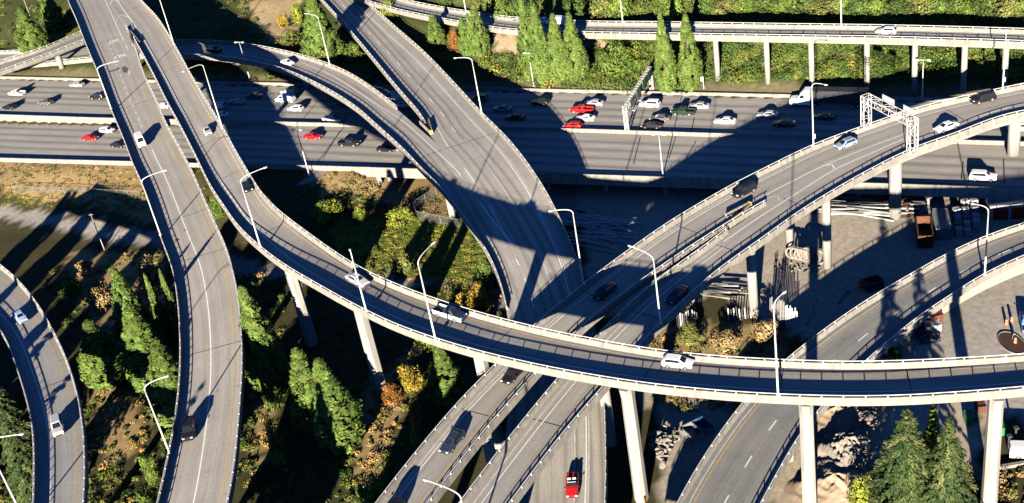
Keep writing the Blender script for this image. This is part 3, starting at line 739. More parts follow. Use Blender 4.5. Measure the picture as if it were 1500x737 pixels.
SPEC=dict(
 sedan=dict(L=4.7,W=1.82,h=1.43,st=[(2.35,.66,.62,.30),(2.2,.80,.74,.24),(1.1,.90,.92,.20),(-1.2,.91,.96,.20),(-2.0,.88,.99,.22),(-2.35,.76,.86,.32)],gb=(1.15,-1.85),gr=(.25,-1.0),gw=(.80,.60)),
 hatch=dict(L=4.3,W=1.80,h=1.52,st=[(2.15,.66,.66,.30),(2.0,.80,.80,.24),(1.1,.89,.98,.20),(-1.2,.90,1.02,.20),(-1.9,.87,1.02,.22),(-2.15,.78,.92,.32)],gb=(1.2,-2.05),gr=(.3,-1.6),gw=(.80,.62)),
 suv=dict(L=4.8,W=1.92,h=1.78,st=[(2.4,.74,.85,.36),(2.25,.86,1.0,.30),(1.2,.95,1.10,.26),(-1.5,.96,1.12,.26),(-2.2,.94,1.12,.28),(-2.4,.86,1.0,.36)],gb=(1.2,-2.33),gr=(.45,-2.05),gw=(.86,.68)),
 van=dict(L=5.5,W=2.0,h=2.15,st=[(2.75,.80,.85,.34),(2.55,.92,1.05,.28),(1.7,.99,1.22,.26),(-1.5,1.0,1.24,.26),(-2.6,.98,1.24,.28),(-2.75,.94,1.15,.34)],gb=(1.85,-2.72),gr=(.95,-2.62),gw=(.93,.80)),
 pickup=dict(L=5.6,W=1.98,h=1.82,st=[(2.8,.80,.90,.40),(2.6,.92,1.06,.34),(1.4,.98,1.14,.30),(-.75,.98,1.14,.30),(-.8,.98,.72,.30),(-2.7,.98,.72,.32),(-2.8,.94,.70,.40)],gb=(1.4,-.72),gr=(.65,-.55),gw=(.88,.68)),
 convertible=dict(L=4.6,W=1.80,h=1.0,st=[(2.3,.64,.60,.28),(2.15,.80,.72,.22),(1.0,.90,.88,.18),(-1.2,.90,.90,.18),(-1.95,.87,.92,.20),(-2.3,.74,.80,.30)],gb=None,gr=None,gw=None))
PROTO={}
def make_vehicle(kind):
    S_=SPEC[kind]; e=empty('parked_prototype',(0,0,0)); B=lambda m,n,mt,par=e,sm=False: m.build(n,mt,par,sm,local=True)
    m=MB(); secs=[]
    for (x,w_,zb,zl) in S_['st']:
        secs.append([Vector(p) for p in ((x,-w_*.9,zl),(x,-w_,zl+.14),(x,-w_,lerp(zl,zb,.72)),(x,-w_*.9,zb),(x,-w_*.45,zb+.035),(x,w_*.45,zb+.035),(x,w_*.9,zb),(x,w_,lerp(zl,zb,.72)),(x,w_,zl+.14),(x,w_*.9,zl))])
    m.loft(secs)
    bz=max(s[2] for s in S_['st'])
    if S_['gb']:
        (b0,b1),(r0,r1),(wb,wr)=S_['gb'],S_['gr'],S_['gw']; h=S_['h']; zb=bz-.06
        base=[(b0,-wb*.86,zb),(b0-.28,-wb,zb),(b1+.2,-wb,zb),(b1,-wb*.86,zb),(b1,wb*.86,zb),(b1+.2,wb,zb),(b0-.28,wb,zb),(b0,wb*.86,zb)]
        mid=[lerp(Vector(p),Vector(q),.9) for p,q in zip(base,[(r0,-wr*.85,h),(r0-.15,-wr,h),(r1+.1,-wr,h),(r1,-wr*.85,h),(r1,wr*.85,h),(r1+.1,wr,h),(r0-.15,wr,h),(r0,wr*.85,h)])]
        top=[Vector(p) for p in [(r0-.12,-wr*.78,h),(r0-.25,-wr*.9,h),(r1+.2,-wr*.9,h),(r1+.1,-wr*.78,h),(r1+.1,wr*.78,h),(r1+.2,wr*.9,h),(r0-.25,wr*.9,h),(r0-.12,wr*.78,h)]]
        m.loft([[Vector(p) for p in base],mid,top])
    body=B(m,'body',PAINT['white']); recalc(body)
    body.data.materials[0]=PAINT['white']
    if S_['gb']:
        def pane(name,i,j,f0=.1,f1=.93,ins=.06):
            a,b=Vector(base[i]),Vector(base[j]); c,d=mid[j],mid[i]
            nn=(b-a).cross(d-a).normalized(); cc=(a+b+c+d)/4
            if nn.dot(cc-Vector((0,0,cc.z)))<0: nn=-nn
            q=[a.lerp(d,f0),b.lerp(c,f0),b.lerp(c,f1),a.lerp(d,f1)]
            q2=[q[0].lerp(q[1],ins),q[1].lerp(q[0],ins),q[2].lerp(q[3],ins),q[3].lerp(q[2],ins)]
            p=MB(); p.add([v+nn*.012 for v in q2],[(0,1,2,3)]); B(p,name,GLASS)
        pane('windscreen',0,7); 
        if kind!='van': pane('rear_window',3,4)
        for (i,j) in ((1,2),(6,5)):
            if kind=='van':
                a=MB(); sg=-1 if i==1 else 1
                A_,B_,C_,D_=[Vector(base[i]),Vector(base[i]).lerp(Vector(base[j]),.28),mid[i].lerp(mid[j],.26),mid[i]]
                q=[A_.lerp(D_,.1),B_.lerp(C_,.1),B_.lerp(C_,.85),A_.lerp(D_,.85)]; q=[v+Vector((-.03,sg*.015,0)) for v in q]
                a.add(q,[(0,1,2,3)]); B(a,'side_window',GLASS)
            else: pane('side_window',i,j,.12,.88,.05)
    if kind=='pickup':
        m=MB()
        for s in (-1,1): m.box((-1.78,s*.92,.93),(1.98,.11,.46))
        m.box((-2.74,0,.93),(.1,1.75,.46)); o=B(m,'cargo_bed',PAINT['white'])
        m=MB(); m.box((-1.75,0,.765),(1.88,1.7,.03)); B(m,'bed_liner',BLACKP)
    if kind=='convertible':
        m=MB(); m.box((-.35,0,.945),(1.7,1.45,.05)); B(m,'cockpit',BLACKP)
        for s in (-1,1):
            m=MB(); m.box((-.15,s*.36,1.02),(.5,.5,.16)); m.box((-.48,s*.36,1.18),(.16,.48,.5),Matrix.Rotation(-.2,3,'Y')); B(m,'seat',SEATM)
        m=MB(); m.add([(.62,-.72,.92),(.62,.72,.92),(.25,.62,1.30),(.25,-.62,1.30)],[(0,1,2,3)]); m.add([(.26,-.62,1.29),(.26,.62,1.29),(.24,.62,1.34),(.24,-.62,1.34)],[(0,1,2,3)],1); B(m,'windscreen',[GLASS,PAINT['silver']])
    wb=S_['L']*.29; r=.34 if kind in('sedan','hatch','convertible') else .39
    for sx in (wb,-wb):
        for sy in (-1,1):
            yw=S_['W']/2-.10
            m=MB(); m.tube([(sx,sy*(yw-.11),r),(sx,sy*(yw+.12),r)],r,16); t=B(m,'wheel',RUBBER)
            m=MB(); m.tube([(sx,sy*(yw+.10),r),(sx,sy*(yw+.128),r)],r*.62,12); B(m,'rim',RIM,t)
    x0,w0,z0,_=S_['st'][1]; 
    for sy in (-1,1):
        m=MB(); m.box((x0+.06,sy*w0*.74,z0-.10),(.22,.34,.13)); B(m,'headlight',HEADL)
        x1,w1,z1,_=S_['st'][-1]; m=MB(); m.box((x1+.01,sy*w1*.85,max(z1-.12,.62)),(.10,.22,.2)); B(m,'taillight',TAILL)
        m=MB(); m.box((S_['st'][2][0]-.25,sy*(S_['W']/2+.09),S_['st'][2][2]+.03),(.14,.2,.13)); B(m,'wing_mirror',BLACKP)
    m=MB(); m.box((S_['st'][0][0]+.005,0,.46),(.06,1.1,.2)); B(m,'grille',BLACKP)
    return e
def vehicle(kind,colour,pos,dirv,label,name,cat,group=None,slope=0):
    if kind not in PROTO:
        e=PROTO[kind]=make_vehicle(kind); first=True
    else: e=copy_tree(PROTO[kind])
    e.name=name; e.location=pos; e.rotation_euler=(0,-math.atan(slope),math.atan2(dirv.y,dirv.x))
    for k in ('group',): 
        if k in e: del e[k]
    tag(e,label,cat,group)
    for c in e.children:
        if c.name.split('.')[0] in ('body','cargo_bed'):
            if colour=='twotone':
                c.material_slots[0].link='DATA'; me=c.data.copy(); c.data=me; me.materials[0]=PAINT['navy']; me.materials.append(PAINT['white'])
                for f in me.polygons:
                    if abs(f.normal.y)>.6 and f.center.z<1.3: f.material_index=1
            else: c.material_slots[0].link='OBJECT'; c.material_slots[0].material=PAINT[colour]
    return e
def on_road(R,px,py,sgn,kind,col,label,name='car',cat='car',group=None):
    i=R.nearpx(px,py); 
    p,i=R.locate(px,py)
    p=at(px,py,p.z+.7); p.z-=.7; p.z+=.015
    t=R.tan(i)*sgn
    return vehicle(kind,col,p,Vector((t.x,t.y,0)),label,name,cat,group,slope=t.z)
def on_fwy(px,py,kind,col,label,name='car',cat='car',far=True,group='vehicles on the freeway'):
    z=0.0
    if not far:
        for _ in range(3):
            p=at(px,py,z+.6); z=zlow(uv_of(p.x,p.y)[0])
    p=at(px,py,z+.6); p.z=z+.012
    return vehicle(kind,col,p,-DU if far else DU,label,name,cat,group)
FW='vehicles on the freeway'
for (x,y,k,c,far,l,n,cat) in (
 (25,137,'pickup','white',1,'white pickup with an empty bed on the far carriageway at the left edge','pickup_truck','pickup'),
 (67,150,'sedan','grey',1,'dark grey sedan just below and right of the leftmost white pickup','car','car'),
 (13,157,'sedan','black',1,'dark sedan nearest the left edge, in the far carriageway lane beside the median','car','car'),
 (113,124,'sedan','silver',1,'silver sedan hugging the far freeway barrier left of the forked flyover','car','car'),
 (143,142,'suv','black',1,'black suv about to pass under the forked flyover from its left','suv','suv'),
 (238,155,'sedan','white',1,'white car glimpsed in the gap between the two arms of the fork','car','car'),
 (320,156,'suv','silver',1,'silver suv in shade just right of the fork, above a white car','suv','suv'),
 (347,149,'sedan','silver',1,'silver sedan in flyover shade, one lane up from the silver suv','car','car'),
 (372,140,'sedan','grey',1,'grey sedan in the shaded lane nearest the far barrier, left of the white van','car','car'),
 (323,168,'sedan','white',1,'white sedan half in sun beside the right arm of the fork','car','car'),
 (418,146,'van','white',1,'white van in the sunlit patch under the curving ramp','van','van'),
 (424,135,'suv','silver',1,'pale suv directly beyond the white van','suv','suv'),
 (433,159,'hatch','white',1,'white hatchback one lane nearer than the white van','car','car'),
 (488,174,'pickup','silver',1,'silver pickup in shade beside the median under the curving ramp','pickup_truck','pickup'),
 (490,139,'sedan','black',1,'black sedan in deep shade under the curving ramp, far lane','car','car'),
 (506,152,'suv','black',1,'black suv in deep shade under the curving ramp, middle lane','suv','suv'),
 (577,143,'van','white',1,'white van in the gap between the merging ramps','van','van'),
 (592,154,'pickup','white',1,'white pickup beside the white van in the gap between the merging ramps','pickup_truck','pickup'),
 (702,145,'suv','grey',1,'grey suv in shade next to the lamp post right of the merging flyover','suv','suv'),
 (736,159,'sedan','blue','1','pale blue sedan in shade right of the merging flyover','car','car'),
 (755,172,'sedan','black',1,'black sedan in shade below the pale blue one','car','car'),
 (791,150,'hatch','black',1,'black hatchback at the edge of the shade, with sunlit road to its right','car','car'),
 (852,161,'pickup','red',1,'red pickup in full sun on the far carriageway','pickup_truck','pickup'),
 (870,151,'sedan','silver',1,'silver car just behind the bed of the red pickup','car','car'),
 (857,173,'sedan','white',1,'white sedan between the red pickup and the red car','car','car'),
 (839,184,'hatch','red',1,'red hatchback beside the median, below the white sedan','car','car'),
 (952,153,'suv','white',1,'white suv just right of the freeway sign gantry','suv','suv'),
 (967,173,'sedan','grey',1,'grey sedan farther of two driving side by side right of the gantry leg','car','car'),
 (955,184,'sedan','black',1,'black sedan nearer of two driving side by side right of the gantry leg','car','car'),
 (1001,164,'pickup','green',1,'dark green pickup in sun ahead of a pale sedan','pickup_truck','pickup'),
 (1024,155,'sedan','silver',1,'pale silver sedan just beyond the dark green pickup','car','car'),
 (1062,177,'sedan','white',1,'white sedan alone at the edge of the right flyover shade','car','car'),
 (1125,168,'sedan','silver',1,'silver sedan in shade ahead of the semi truck','car','car'),
 (1148,181,'sedan','black',1,'black sedan in shade below the semi truck cab','car','car'),
 (1206,171,'sedan','black',1,'black sedan in shade beside the semi trailer, right of the tall lamp','car','car'),
 (1494,187,'suv','white',1,'white suv emerging under the split flyover at the right edge','suv','suv'),
 (132,202,'sedan','red',0,'red sedan on the near carriageway left of the fork','car','car'),
 (157,191,'hatch','white',0,'white hatchback beside the red sedan left of the fork','car','car'),
 (174,212,'sedan','black',0,'black sedan half hidden by the left arm of the fork','car','car'),
 (458,200,'sedan','red',0,'red sedan in shade on the near carriageway below the curving ramp','car','car'),
 (512,210,'pickup','black',0,'black pickup in sun on the near carriageway','pickup_truck','pickup'),
 (566,218,'sedan','black',0,'black sedan half under the curving ramp on the near carriageway','car','car'),
 (1440,259,'suv','white',0,'white suv alone on the near carriageway at the far right','suv','suv')):
    on_fwy(x,y,k,c,l,n,cat,bool(far))
for (R,x,y,s,k,c,l,n,cat) in (
 (RF,303,191,1,'sedan','silver','silver sedan on the higher arm of the fork, above the freeway','car','car'),
 (RF,361,273,1,'sedan','black','black sedan on the curving flyover behind a lamp post','car','car'),
 (RF,523,409,1,'sedan','silver','silver sedan on the curving flyover above the tall pier','car','car'),
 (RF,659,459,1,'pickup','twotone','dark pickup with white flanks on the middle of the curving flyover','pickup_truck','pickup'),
 (RF,993,530,1,'hatch','white','white hatchback on the curving flyover over the split flyover','car','car'),
 (RB,206,207,1,'van','white','white van coming down the left arm of the fork','van','van'),
 (RB,277,629,1,'suv','black','black suv low on the left arm of the fork','suv','suv'),
 (RK,29,463,1,'sedan','lblue','pale blue sedan in shade on the ramp at the left edge','car','car'),
 (RK,84,624,1,'suv','silver','silver suv on the left ramp beside tree shadows','suv','suv'),
 (RD,421,91,1,'sedan','white','white sedan on the curving ramp before it merges','car','car'),
 (RD,314,73,1,'suv','black','black suv in deep shade at the start of the curving ramp','suv','suv'),
 (RA1,885,426,1,'sedan','black','black sedan in shade on the farther deck of the split flyover','car','car'),
 (RA2,991,431,1,'sedan','navy','dark blue sedan in shade on the nearer deck of the split flyover','car','car'),
 (RA1,1090,279,1,'suv','black','black suv beside the wedge where the right flyover splits','suv','suv'),
 (RA1,1239,210,1,'hatch','blue','blue silver hatchback left of the white truss gantry','car','car'),
 (RA2,1386,185,1,'sedan','white','white sedan by the near railing right of the truss gantry','car','car'),
 (RA1,1440,144,1,'suv','black','black suv high on the right flyover near the right edge','suv','suv'),
 (RA1,752,546,1,'sedan','black','black sedan just emerging below the curving flyover','car','car'),
 (RA1,662,646,1,'sedan','navy','dark blue sedan with a long shadow at the bottom of the split flyover','car','car'),
 (RA1,572,752,1,'suv','black','dark suv just below the bottom edge whose shadow shows on the deck','suv','suv'),
 (RE,838,709,1,'convertible','red','red open convertible on the low road at the bottom centre','convertible','convertible'),
 (RH,1298,45,-1,'hatch','white','white hatchback on the far viaduct along the hillside','car','car'),
 (RH,815,32,-1,'van','white','white van on the far viaduct half hidden by tall trees','van','van'),
 (RH,795,30,-1,'sedan','white','white car on the far viaduct left of the half hidden van','car','car')):
    on_road(R,x,y,s,k,c,l,n,cat)
# semi truck
def semi(px,py):
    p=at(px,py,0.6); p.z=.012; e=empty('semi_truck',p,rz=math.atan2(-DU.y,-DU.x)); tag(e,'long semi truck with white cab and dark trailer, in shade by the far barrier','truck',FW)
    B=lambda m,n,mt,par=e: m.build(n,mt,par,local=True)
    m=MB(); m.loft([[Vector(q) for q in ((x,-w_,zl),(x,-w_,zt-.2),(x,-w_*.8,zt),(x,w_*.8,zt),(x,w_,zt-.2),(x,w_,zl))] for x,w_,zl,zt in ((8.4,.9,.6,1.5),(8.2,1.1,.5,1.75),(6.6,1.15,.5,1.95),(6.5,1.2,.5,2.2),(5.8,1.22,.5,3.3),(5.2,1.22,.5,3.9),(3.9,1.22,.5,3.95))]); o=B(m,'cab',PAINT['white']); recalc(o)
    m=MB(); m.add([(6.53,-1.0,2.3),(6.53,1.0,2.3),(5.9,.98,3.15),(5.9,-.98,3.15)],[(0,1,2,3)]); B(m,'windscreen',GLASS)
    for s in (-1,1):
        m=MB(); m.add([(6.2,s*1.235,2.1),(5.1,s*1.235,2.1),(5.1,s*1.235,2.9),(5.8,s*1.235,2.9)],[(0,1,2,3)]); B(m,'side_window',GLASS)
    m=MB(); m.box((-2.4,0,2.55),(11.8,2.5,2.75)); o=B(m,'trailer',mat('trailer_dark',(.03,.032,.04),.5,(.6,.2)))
    m=MB(); m.box((1.0,0,.85),(9.5,.9,.25)); m.box((-6.0,0,.85),(3.5,1.2,.3)); B(m,'chassis',BLACKP)
    for x in (7.3,4.0,2.9,-5.2,-6.4):
        for s in (-1,1):
            m=MB(); m.tube([(x,s*.8,.5),(x,s*1.2,.5)],.5,16); t=B(m,'wheel',RUBBER); m=MB(); m.tube([(x,s*1.19,.5),(x,s*1.215,.5)],.3,12); B(m,'rim',RIM,t)
semi(1214,151)
# ------------------------------------------------------------------ lamp posts
LP='tall lamp posts along the ramps'
def bez(a,b,c,d,n=9): return [a*(1-t)**3+b*3*t*(1-t)**2+c*3*t*t*(1-t)+d*t**3 for t in [k/(n-1) for k in range(n)]]
def lamp(base,elbow_y,head,label,base_z=None,armlen=None,hmin=8,box=False,group=LP):
    """base: world point; elbow_y: pixel row where the pole starts to bend; head: pixel of the lamp head"""
    he=max(hmin,height_to(base,elbow_y)) if elbow_y is not None else hmin
    hh=he+1.0
    hp=at(head[0],head[1],base.z+hh)
    d=hp-base; d.z=0; L=d.length
    if L>5.0: d=d*(5.0/L)
    e=empty('street_lamp',base); tag(e,label,'lamp post',group)
    B=lambda m,n,mt,par=e,sm=True: m.build(n,mt,par,sm,local=True)
    Z=Vector((0,0,1))
    m=MB(); m.tube([Z*.0,Z*he*.5,Z*he],[.15,.125,.10],12); B(m,'pole',GALV)
    tip=d+Z*hh; m=MB(); arm=bez(Z*he,Z*(he+.9),d*.35+Z*(hh+.05),tip-d.normalized()*.2,12); m.tube(arm,[.10-.04*k/11 for k in range(12)],10); B(m,'arm',GALV)
    t=d.normalized(); ang=math.atan2(t.y,t.x); R_=Matrix.Rotation(ang,3,'Z')
    m=MB(); 
    def hs(x,w_,h_,z): return [tip+R_@Vector((x,w_*math.cos(g),0))+Z*(z+h_*math.sin(g)) for g in [2*math.pi*k/10 for k in range(10)]]
    m.loft([hs(-.3,.08,.06,0),hs(0,.17,.10,0),hs(.35,.20,.11,.0),hs(.6,.12,.07,-.01)]); h=B(m,'lamp_head',GALV); recalc(h)
    m=MB(); m.box(tip+R_@Vector((.2,0,0))-Z*.115,(.42,.26,.03),R_); B(m,'lens',LENS,h)
    m=MB(); m.box(Z*.06,(.5,.5,.12)); B(m,'base_plate',GALV,sm=False)
    if box: m=MB(); m.box(Vector((.22,0,2.0)),(.35,.3,.9)); B(m,'control_box',GALV,sm=False)
    return e
def edge_pt(R,px,py,side,off=.2,dz=0.86):
    i=R.nearpx(px,py); 
    best=min(range(R.n),key=lambda k:(lambda q:(q[0]-px)**2+(q[1]-py)**2)(proj(R.pt(k,off,side=side,dz=dz))))
    return R.pt(best,off,side=side,dz=dz)
lamp(edge_pt(RB,163,158,'a'),103,(171,90),'lamp post on the left railing of the fork, next to the painted road words')
lamp(edge_pt(RB,235,345,'a'),268,(241,250),'lamp post on the left arm of the fork, arching over the lane line')
lamp(edge_pt(RB,242,668,'a'),572,(242,552),'lamp post low on the left arm of the fork, in front of leafy trees')
lamp(at(36,762,8.4),652,(39,635),'lamp post at the bottom left corner, in front of a conifer')
lamp(edge_pt(RF,327,185,'a'),98,(270,104),'lamp post on the right railing of the higher fork arm, bent to the left')
lamp(edge_pt(RF,382,362,'b'),268,(387,246),'lamp post in front of the black sedan on the curving flyover')
lamp(edge_pt(RF,536,455,'b'),378,(513,367),'lamp post in front of the silver sedan on the curving flyover')
lamp(edge_pt(RF,632,491,'b'),388,(635,356),'lamp post left of the dark pickup with white flanks')
lamp(edge_pt(RF,1151,578,'b'),452,(1148,429),'lamp post on the right half of the curving flyover, right of the white hatchback')
lamp(edge_pt(RA2,966,474,'b'),382,(924,361),'lamp post on the near deck of the split flyover, right of the shade')
lamp(edge_pt(RA1,688,664,'b') if False else at(692,800,10.8),731,(625,704),'lamp post arching in from the bottom edge over the split flyover')
lamp(edge_pt(RA1,1192,208,'a'),128,(1208,124),'lamp post with a grey box left of the white truss gantry',box=True)
lamp(edge_pt(RA1,1468,124,'a'),50,(1471,44),'lamp post with a grey box at the right edge of the right flyover',box=True)
lamp(edge_pt(RC,1447,403,'b'),311,(1427,299),'lamp post on the broad asphalt ramp at the right')
lamp(edge_pt(RE,857,409,'b'),313,(808,309),'lamp post on the merging flyover beside the shaded pipe pile')
lamp(edge_pt(RE,709,165,'b'),90,(668,85),'lamp post on the merging flyover beside the shaded freeway lanes')
lamp(edge_pt(RD,487,90,'a'),28,(448,20),'lamp post on the curving ramp in front of a broad tree')
lamp(edge_pt(RH,917,31,'a'),-45,(925,-55),'lamp post on the far viaduct right of the tall poplars, top out of view')
lamp(edge_pt(RH,1228,33,'a'),-42,(1236,-52),'lamp post on the far viaduct above the lit columns, top out of view')
lamp(edge_pt(RH,682,13,'a'),-60,(690,-70),'lamp post on the far viaduct behind the short poplars')
lamp(edge_pt(RF,257,65,'a'),-20,(214,-28),'lamp post on the right railing near the fork, its top out of view')
# twin-arm lamps on the freeway
def twin(base,top_y,label,along=None):
    h=max(6,height_to(base,top_y)); e=empty('twin_lamp',base); tag(e,label,'lamp post','twin-armed freeway lamps')
    Z=Vector((0,0,1)); t=Vector((DU.x,DU.y,0)); R_=Matrix.Rotation(math.atan2(t.y,t.x),3,'Z')
    m=MB(); m.tube([Z*0,Z*h*.5,Z*h],[.14,.11,.09],10); m.build('pole',GALV,e,True,local=True)
    m=MB(); m.tube([Z*h-t*1.0,Z*h+t*1.0],.06,8); m.build('cross_arm',GALV,e,True,local=True)
    for s in (-1,1):
        m=MB(); m.box(Z*h+t*s*1.15,(.7,.42,.28),R_,taper=.8); hd=m.build('lamp_head',GALV,e,local=True); m=MB(); m.box(Z*(h-.155)+t*s*1.15,(.5,.3,.03),R_); m.build('lens',LENS,hd,local=True)
    m=MB(); m.box(Z*.05,(.5,.5,.1)); m.build('base_plate',GALV,e,local=True)
def gp(x,y,z=None):
    if z is None: return gpt(x,y)
    return at(x,y,z)
twin(gpt(366,116),62,'twin-armed lamp in shade in front of the curving ramp')
twin(gpt(453,257),190,'twin-armed lamp on the near verge below the shaded red sedan')
twin(gpt(782,126),78,'twin-armed lamp in front of the tall poplars')
twin(at(971,256,.3),197,'twin-armed lamp on the near edge of the freeway, between the shadows')
twin(gpt(1351,146),88,'twin-armed lamp in shade below the far viaduct, right of the truss gantry')
# plain posts
for (x,y,ty,l) in ((51,42,-25,'slim pole beside the pointed tree in the top left corner'),(153,366,313,'leaning grey wooden post beside the dirt track')):
    b=gpt(x,y); h=height_to(b,ty); e=empty('utility_post',b); tag(e,l,'post'); m=MB(); m.tube([(0,0,-.4),(0,0,h)],[.13,.09],10); m.build('post',mat('grey_timber',(.30,.27,.23),.9,(2,.2)),e,True,local=True); m=MB(); m.box((0,0,h-.3),(.9,.1,.1)); m.build('crosspiece',MATS['grey_timber'],e,local=True)
# ------------------------------------------------------------------ gantries
WSTEEL=mat('white_steel',(.50,.50,.49),.5,(2,.15)); GSTEEL=mat('grey_steel',(.48,.48,.47),.5,metal=.2); SIGNB=mat('sign_back',(.22,.23,.24),.5); SIGNG=mat('sign_green',(.015,.05,.035),.4)
def truss(par,a,b,wid,hei,bay,matl,name,side=None,up=Vector((0,0,1)),ch=.09,lc=.05):
    """lattice box from a to b"""
    m=MB(); t=(b-a); L=t.length; t.normalize(); s=side if side is not None else t.cross(up).normalized(); u=s.cross(t).normalized()
    C=[(s*wid/2*i+u*hei/2*j) for i,j in ((-1,-1),(1,-1),(1,1),(-1,1))]
    for c in C: m.tube([a+c,b+c],ch,6)
    n=max(2,int(L/bay)); 
    for k in range(n):
        p,q=a+t*(L*k/n),a+t*(L*(k+1)/n)
        for i in range(4):
            c,d=C[i],C[(i+1)%4]
            m.tube([p+c,p+d],lc,5); m.tube([(p+c if k%2 else p+d),(q+d if k%2 else q+c)],lc,5)
    for i in range(4): m.tube([b+C[i],b+C[(i+1)%4]],lc,5)
    return m.build(name,matl,par)
pa=edge_pt(RA1,1271,180,'a',-.1,0.3); pb=edge_pt(RA2,1338,222,'b',-.1,0.3)
g=empty('sign_gantry',pa); tag(g,'white lattice truss gantry spanning the right flyover','gantry')
ht=height_to(pb,172)-.3; Z=Vector((0,0,1)); sp=(pb-pa).normalized(); fw=sp.cross(Z).normalized()
for p in (pa,pb): truss(g,p,p+Z*ht,.9,1.7,1.9,WSTEEL,'tower',side=sp,ch=.085,lc=.04)
truss(g,pa+Z*(ht-.6)-sp*.4,pb+Z*(ht-.6)+sp*.4,1.7,1.2,1.8,WSTEEL,'beam',side=fw,ch=.075,lc=.038)
for f,w_ in ((.38,3.4),(.80,2.6)):
    c=pa.lerp(pb,f)+Z*(ht+.2); c.z=pa.z+ht+.5
    m=MB(); rot=Matrix.Rotation(math.atan2(sp.y,sp.x),3,'Z'); sgn=1 if fw.y>0 else -1
    m.box(c+fw*sgn*1.1,(w_,.08,1.1),rot); o=m.build('sign_panel',GSTEEL,g); 
b0=from_uv(uv_of(at(917,199,0).x,at(917,199,0).y)[0],vmed(uv_of(at(917,199,0).x,at(917,199,0).y)[0]),.8)
u0=uv_of(b0.x,b0.y)[0]; b1=from_uv(u0-1.0,-2.2,.6)
g=empty('sign_gantry',b0); tag(g,'grey sign gantry with dark panels spanning the far carriageway','gantry')
hg=height_to(b0,160); 
truss(g,b0,b0+Z*hg,.5,.7,1.2,GSTEEL,'leg',side=DV.copy(),ch=.12); truss(g,b1,b1+Z*(hg+.2),.5,.7,1.2,GSTEEL,'leg',side=DV.copy(),ch=.12)
truss(g,b0+Z*hg,b1+Z*hg,1.0,1.1,1.3,GSTEEL,'beam',side=DU.copy(),ch=.11,lc=.06)
for f in (.18,.42,.66,.86):
    c=(b0+Z*hg).lerp(b1+Z*hg,f)+DU*.75; m=MB(); m.box(c,(2.8,.1,1.9),Matrix.Rotation(math.atan2(DV.y,DV.x),3,'Z')); s=m.build('sign_panel',SIGNG,g); m=MB(); m.box(c-DU*.06,(2.7,.02,1.8),Matrix.Rotation(math.atan2(DV.y,DV.x),3,'Z')); m.build('panel_back',SIGNB,s)
    if f<.5: m=MB(); m.box(c-Z*1.6+DU*.5,(2.6,.6,.2),Matrix.Rotation(math.atan2(DV.y,DV.x),3,'Z')); m.build('catwalk',GSTEEL,g)
# ------------------------------------------------------------------ vegetation
LEAF=mat('leaf',(.08,.1,.03),.75,attr='tint',spec=.15,trans=.12); BARK=mat('bark',(.10,.075,.05),.95,(4,.3))
def leaf_quads(P,N,size,col,aspect=.62,T=None):
    """one small rhombic leaf spray per point"""
    n=len(P); r=rng.normal(size=(n,3)); t=np.cross(N,r) if T is None else T-N*np.sum(T*N,1,keepdims=True); t/=np.linalg.norm(t,axis=1,keepdims=True)+1e-9; b=np.cross(N,t); b/=np.linalg.norm(b,axis=1,keepdims=True)+1e-9
    s=size[:,None]; V=np.stack([P-t*s*.5,P-b*s*.5*aspect+t*s*.05,P+t*s*.5,P+b*s*.5*aspect+t*s*.05],1).reshape(-1,3)
    Q=np.arange(4*n).reshape(n,4); C=np.repeat(np.concatenate([col,np.ones((n,1))],1),4,0); return V,Q,C
def unit(v): return v/(np.linalg.norm(v,axis=1,keepdims=True)+1e-9)
def tinted(n,base,var,groups=None):
    base=np.array(base); 
    k=rng.normal(size=(n,1))*var if groups is None else groups[:,None]*var+rng.normal(size=(n,1))*var*.4
    hue=rng.normal(size=(n,1))*.12 if groups is None else (np.roll(groups,7)[:,None]*.16+rng.normal(size=(n,1))*.06)
    c=base[None,:]*np.exp(k); c[:,0:1]*=np.exp(hue); return np.clip(c,0.004,.8)
def crown_poplar(n,h=14.0,r=2.1,base=(.095,.125,.028),leaf=.40,lobes=330):
    """narrow pointed crown: many upswept clumps on a tapering spindle, with dark gaps between them"""
    z=rng.random(lobes)**1.15*.97; prof=lambda z: np.where(z<.2,.68+z*1.6,np.clip(1-((np.maximum(z,.2)-.2)/.81)**1.25,.05,1))
    a=rng.random(lobes)*2*np.pi; rr=r*prof(z)*(.62+.30*rng.random(lobes)); bulge=1+.10*np.sin(3*a+5*z)
    c=np.stack([rr*bulge*np.cos(a),rr*bulge*np.sin(a),z*h*.95+.4],1); g=rng.normal(size=lobes); cs=(.15+.12*rng.random(lobes))*np.maximum(.5,prof(z))*r
    k=rng.integers(0,lobes,n); d=unit(rng.normal(size=(n,3))); P=c[k]+d*(.5+.5*rng.random((n,1)))*cs[k][:,None]*np.array([1,1,2.3])
    out=np.stack([c[k][:,0],c[k][:,1],np.full(n,r*.35)],1); N=unit(unit(out)*.8+d*.7+rng.normal(size=(n,3))*.4); P[:,2]=np.maximum(P[:,2],.3)
    return leaf_quads(P,N,leaf*(.7+.6*rng.random(n)),tinted(n,base,.22,g[k]))
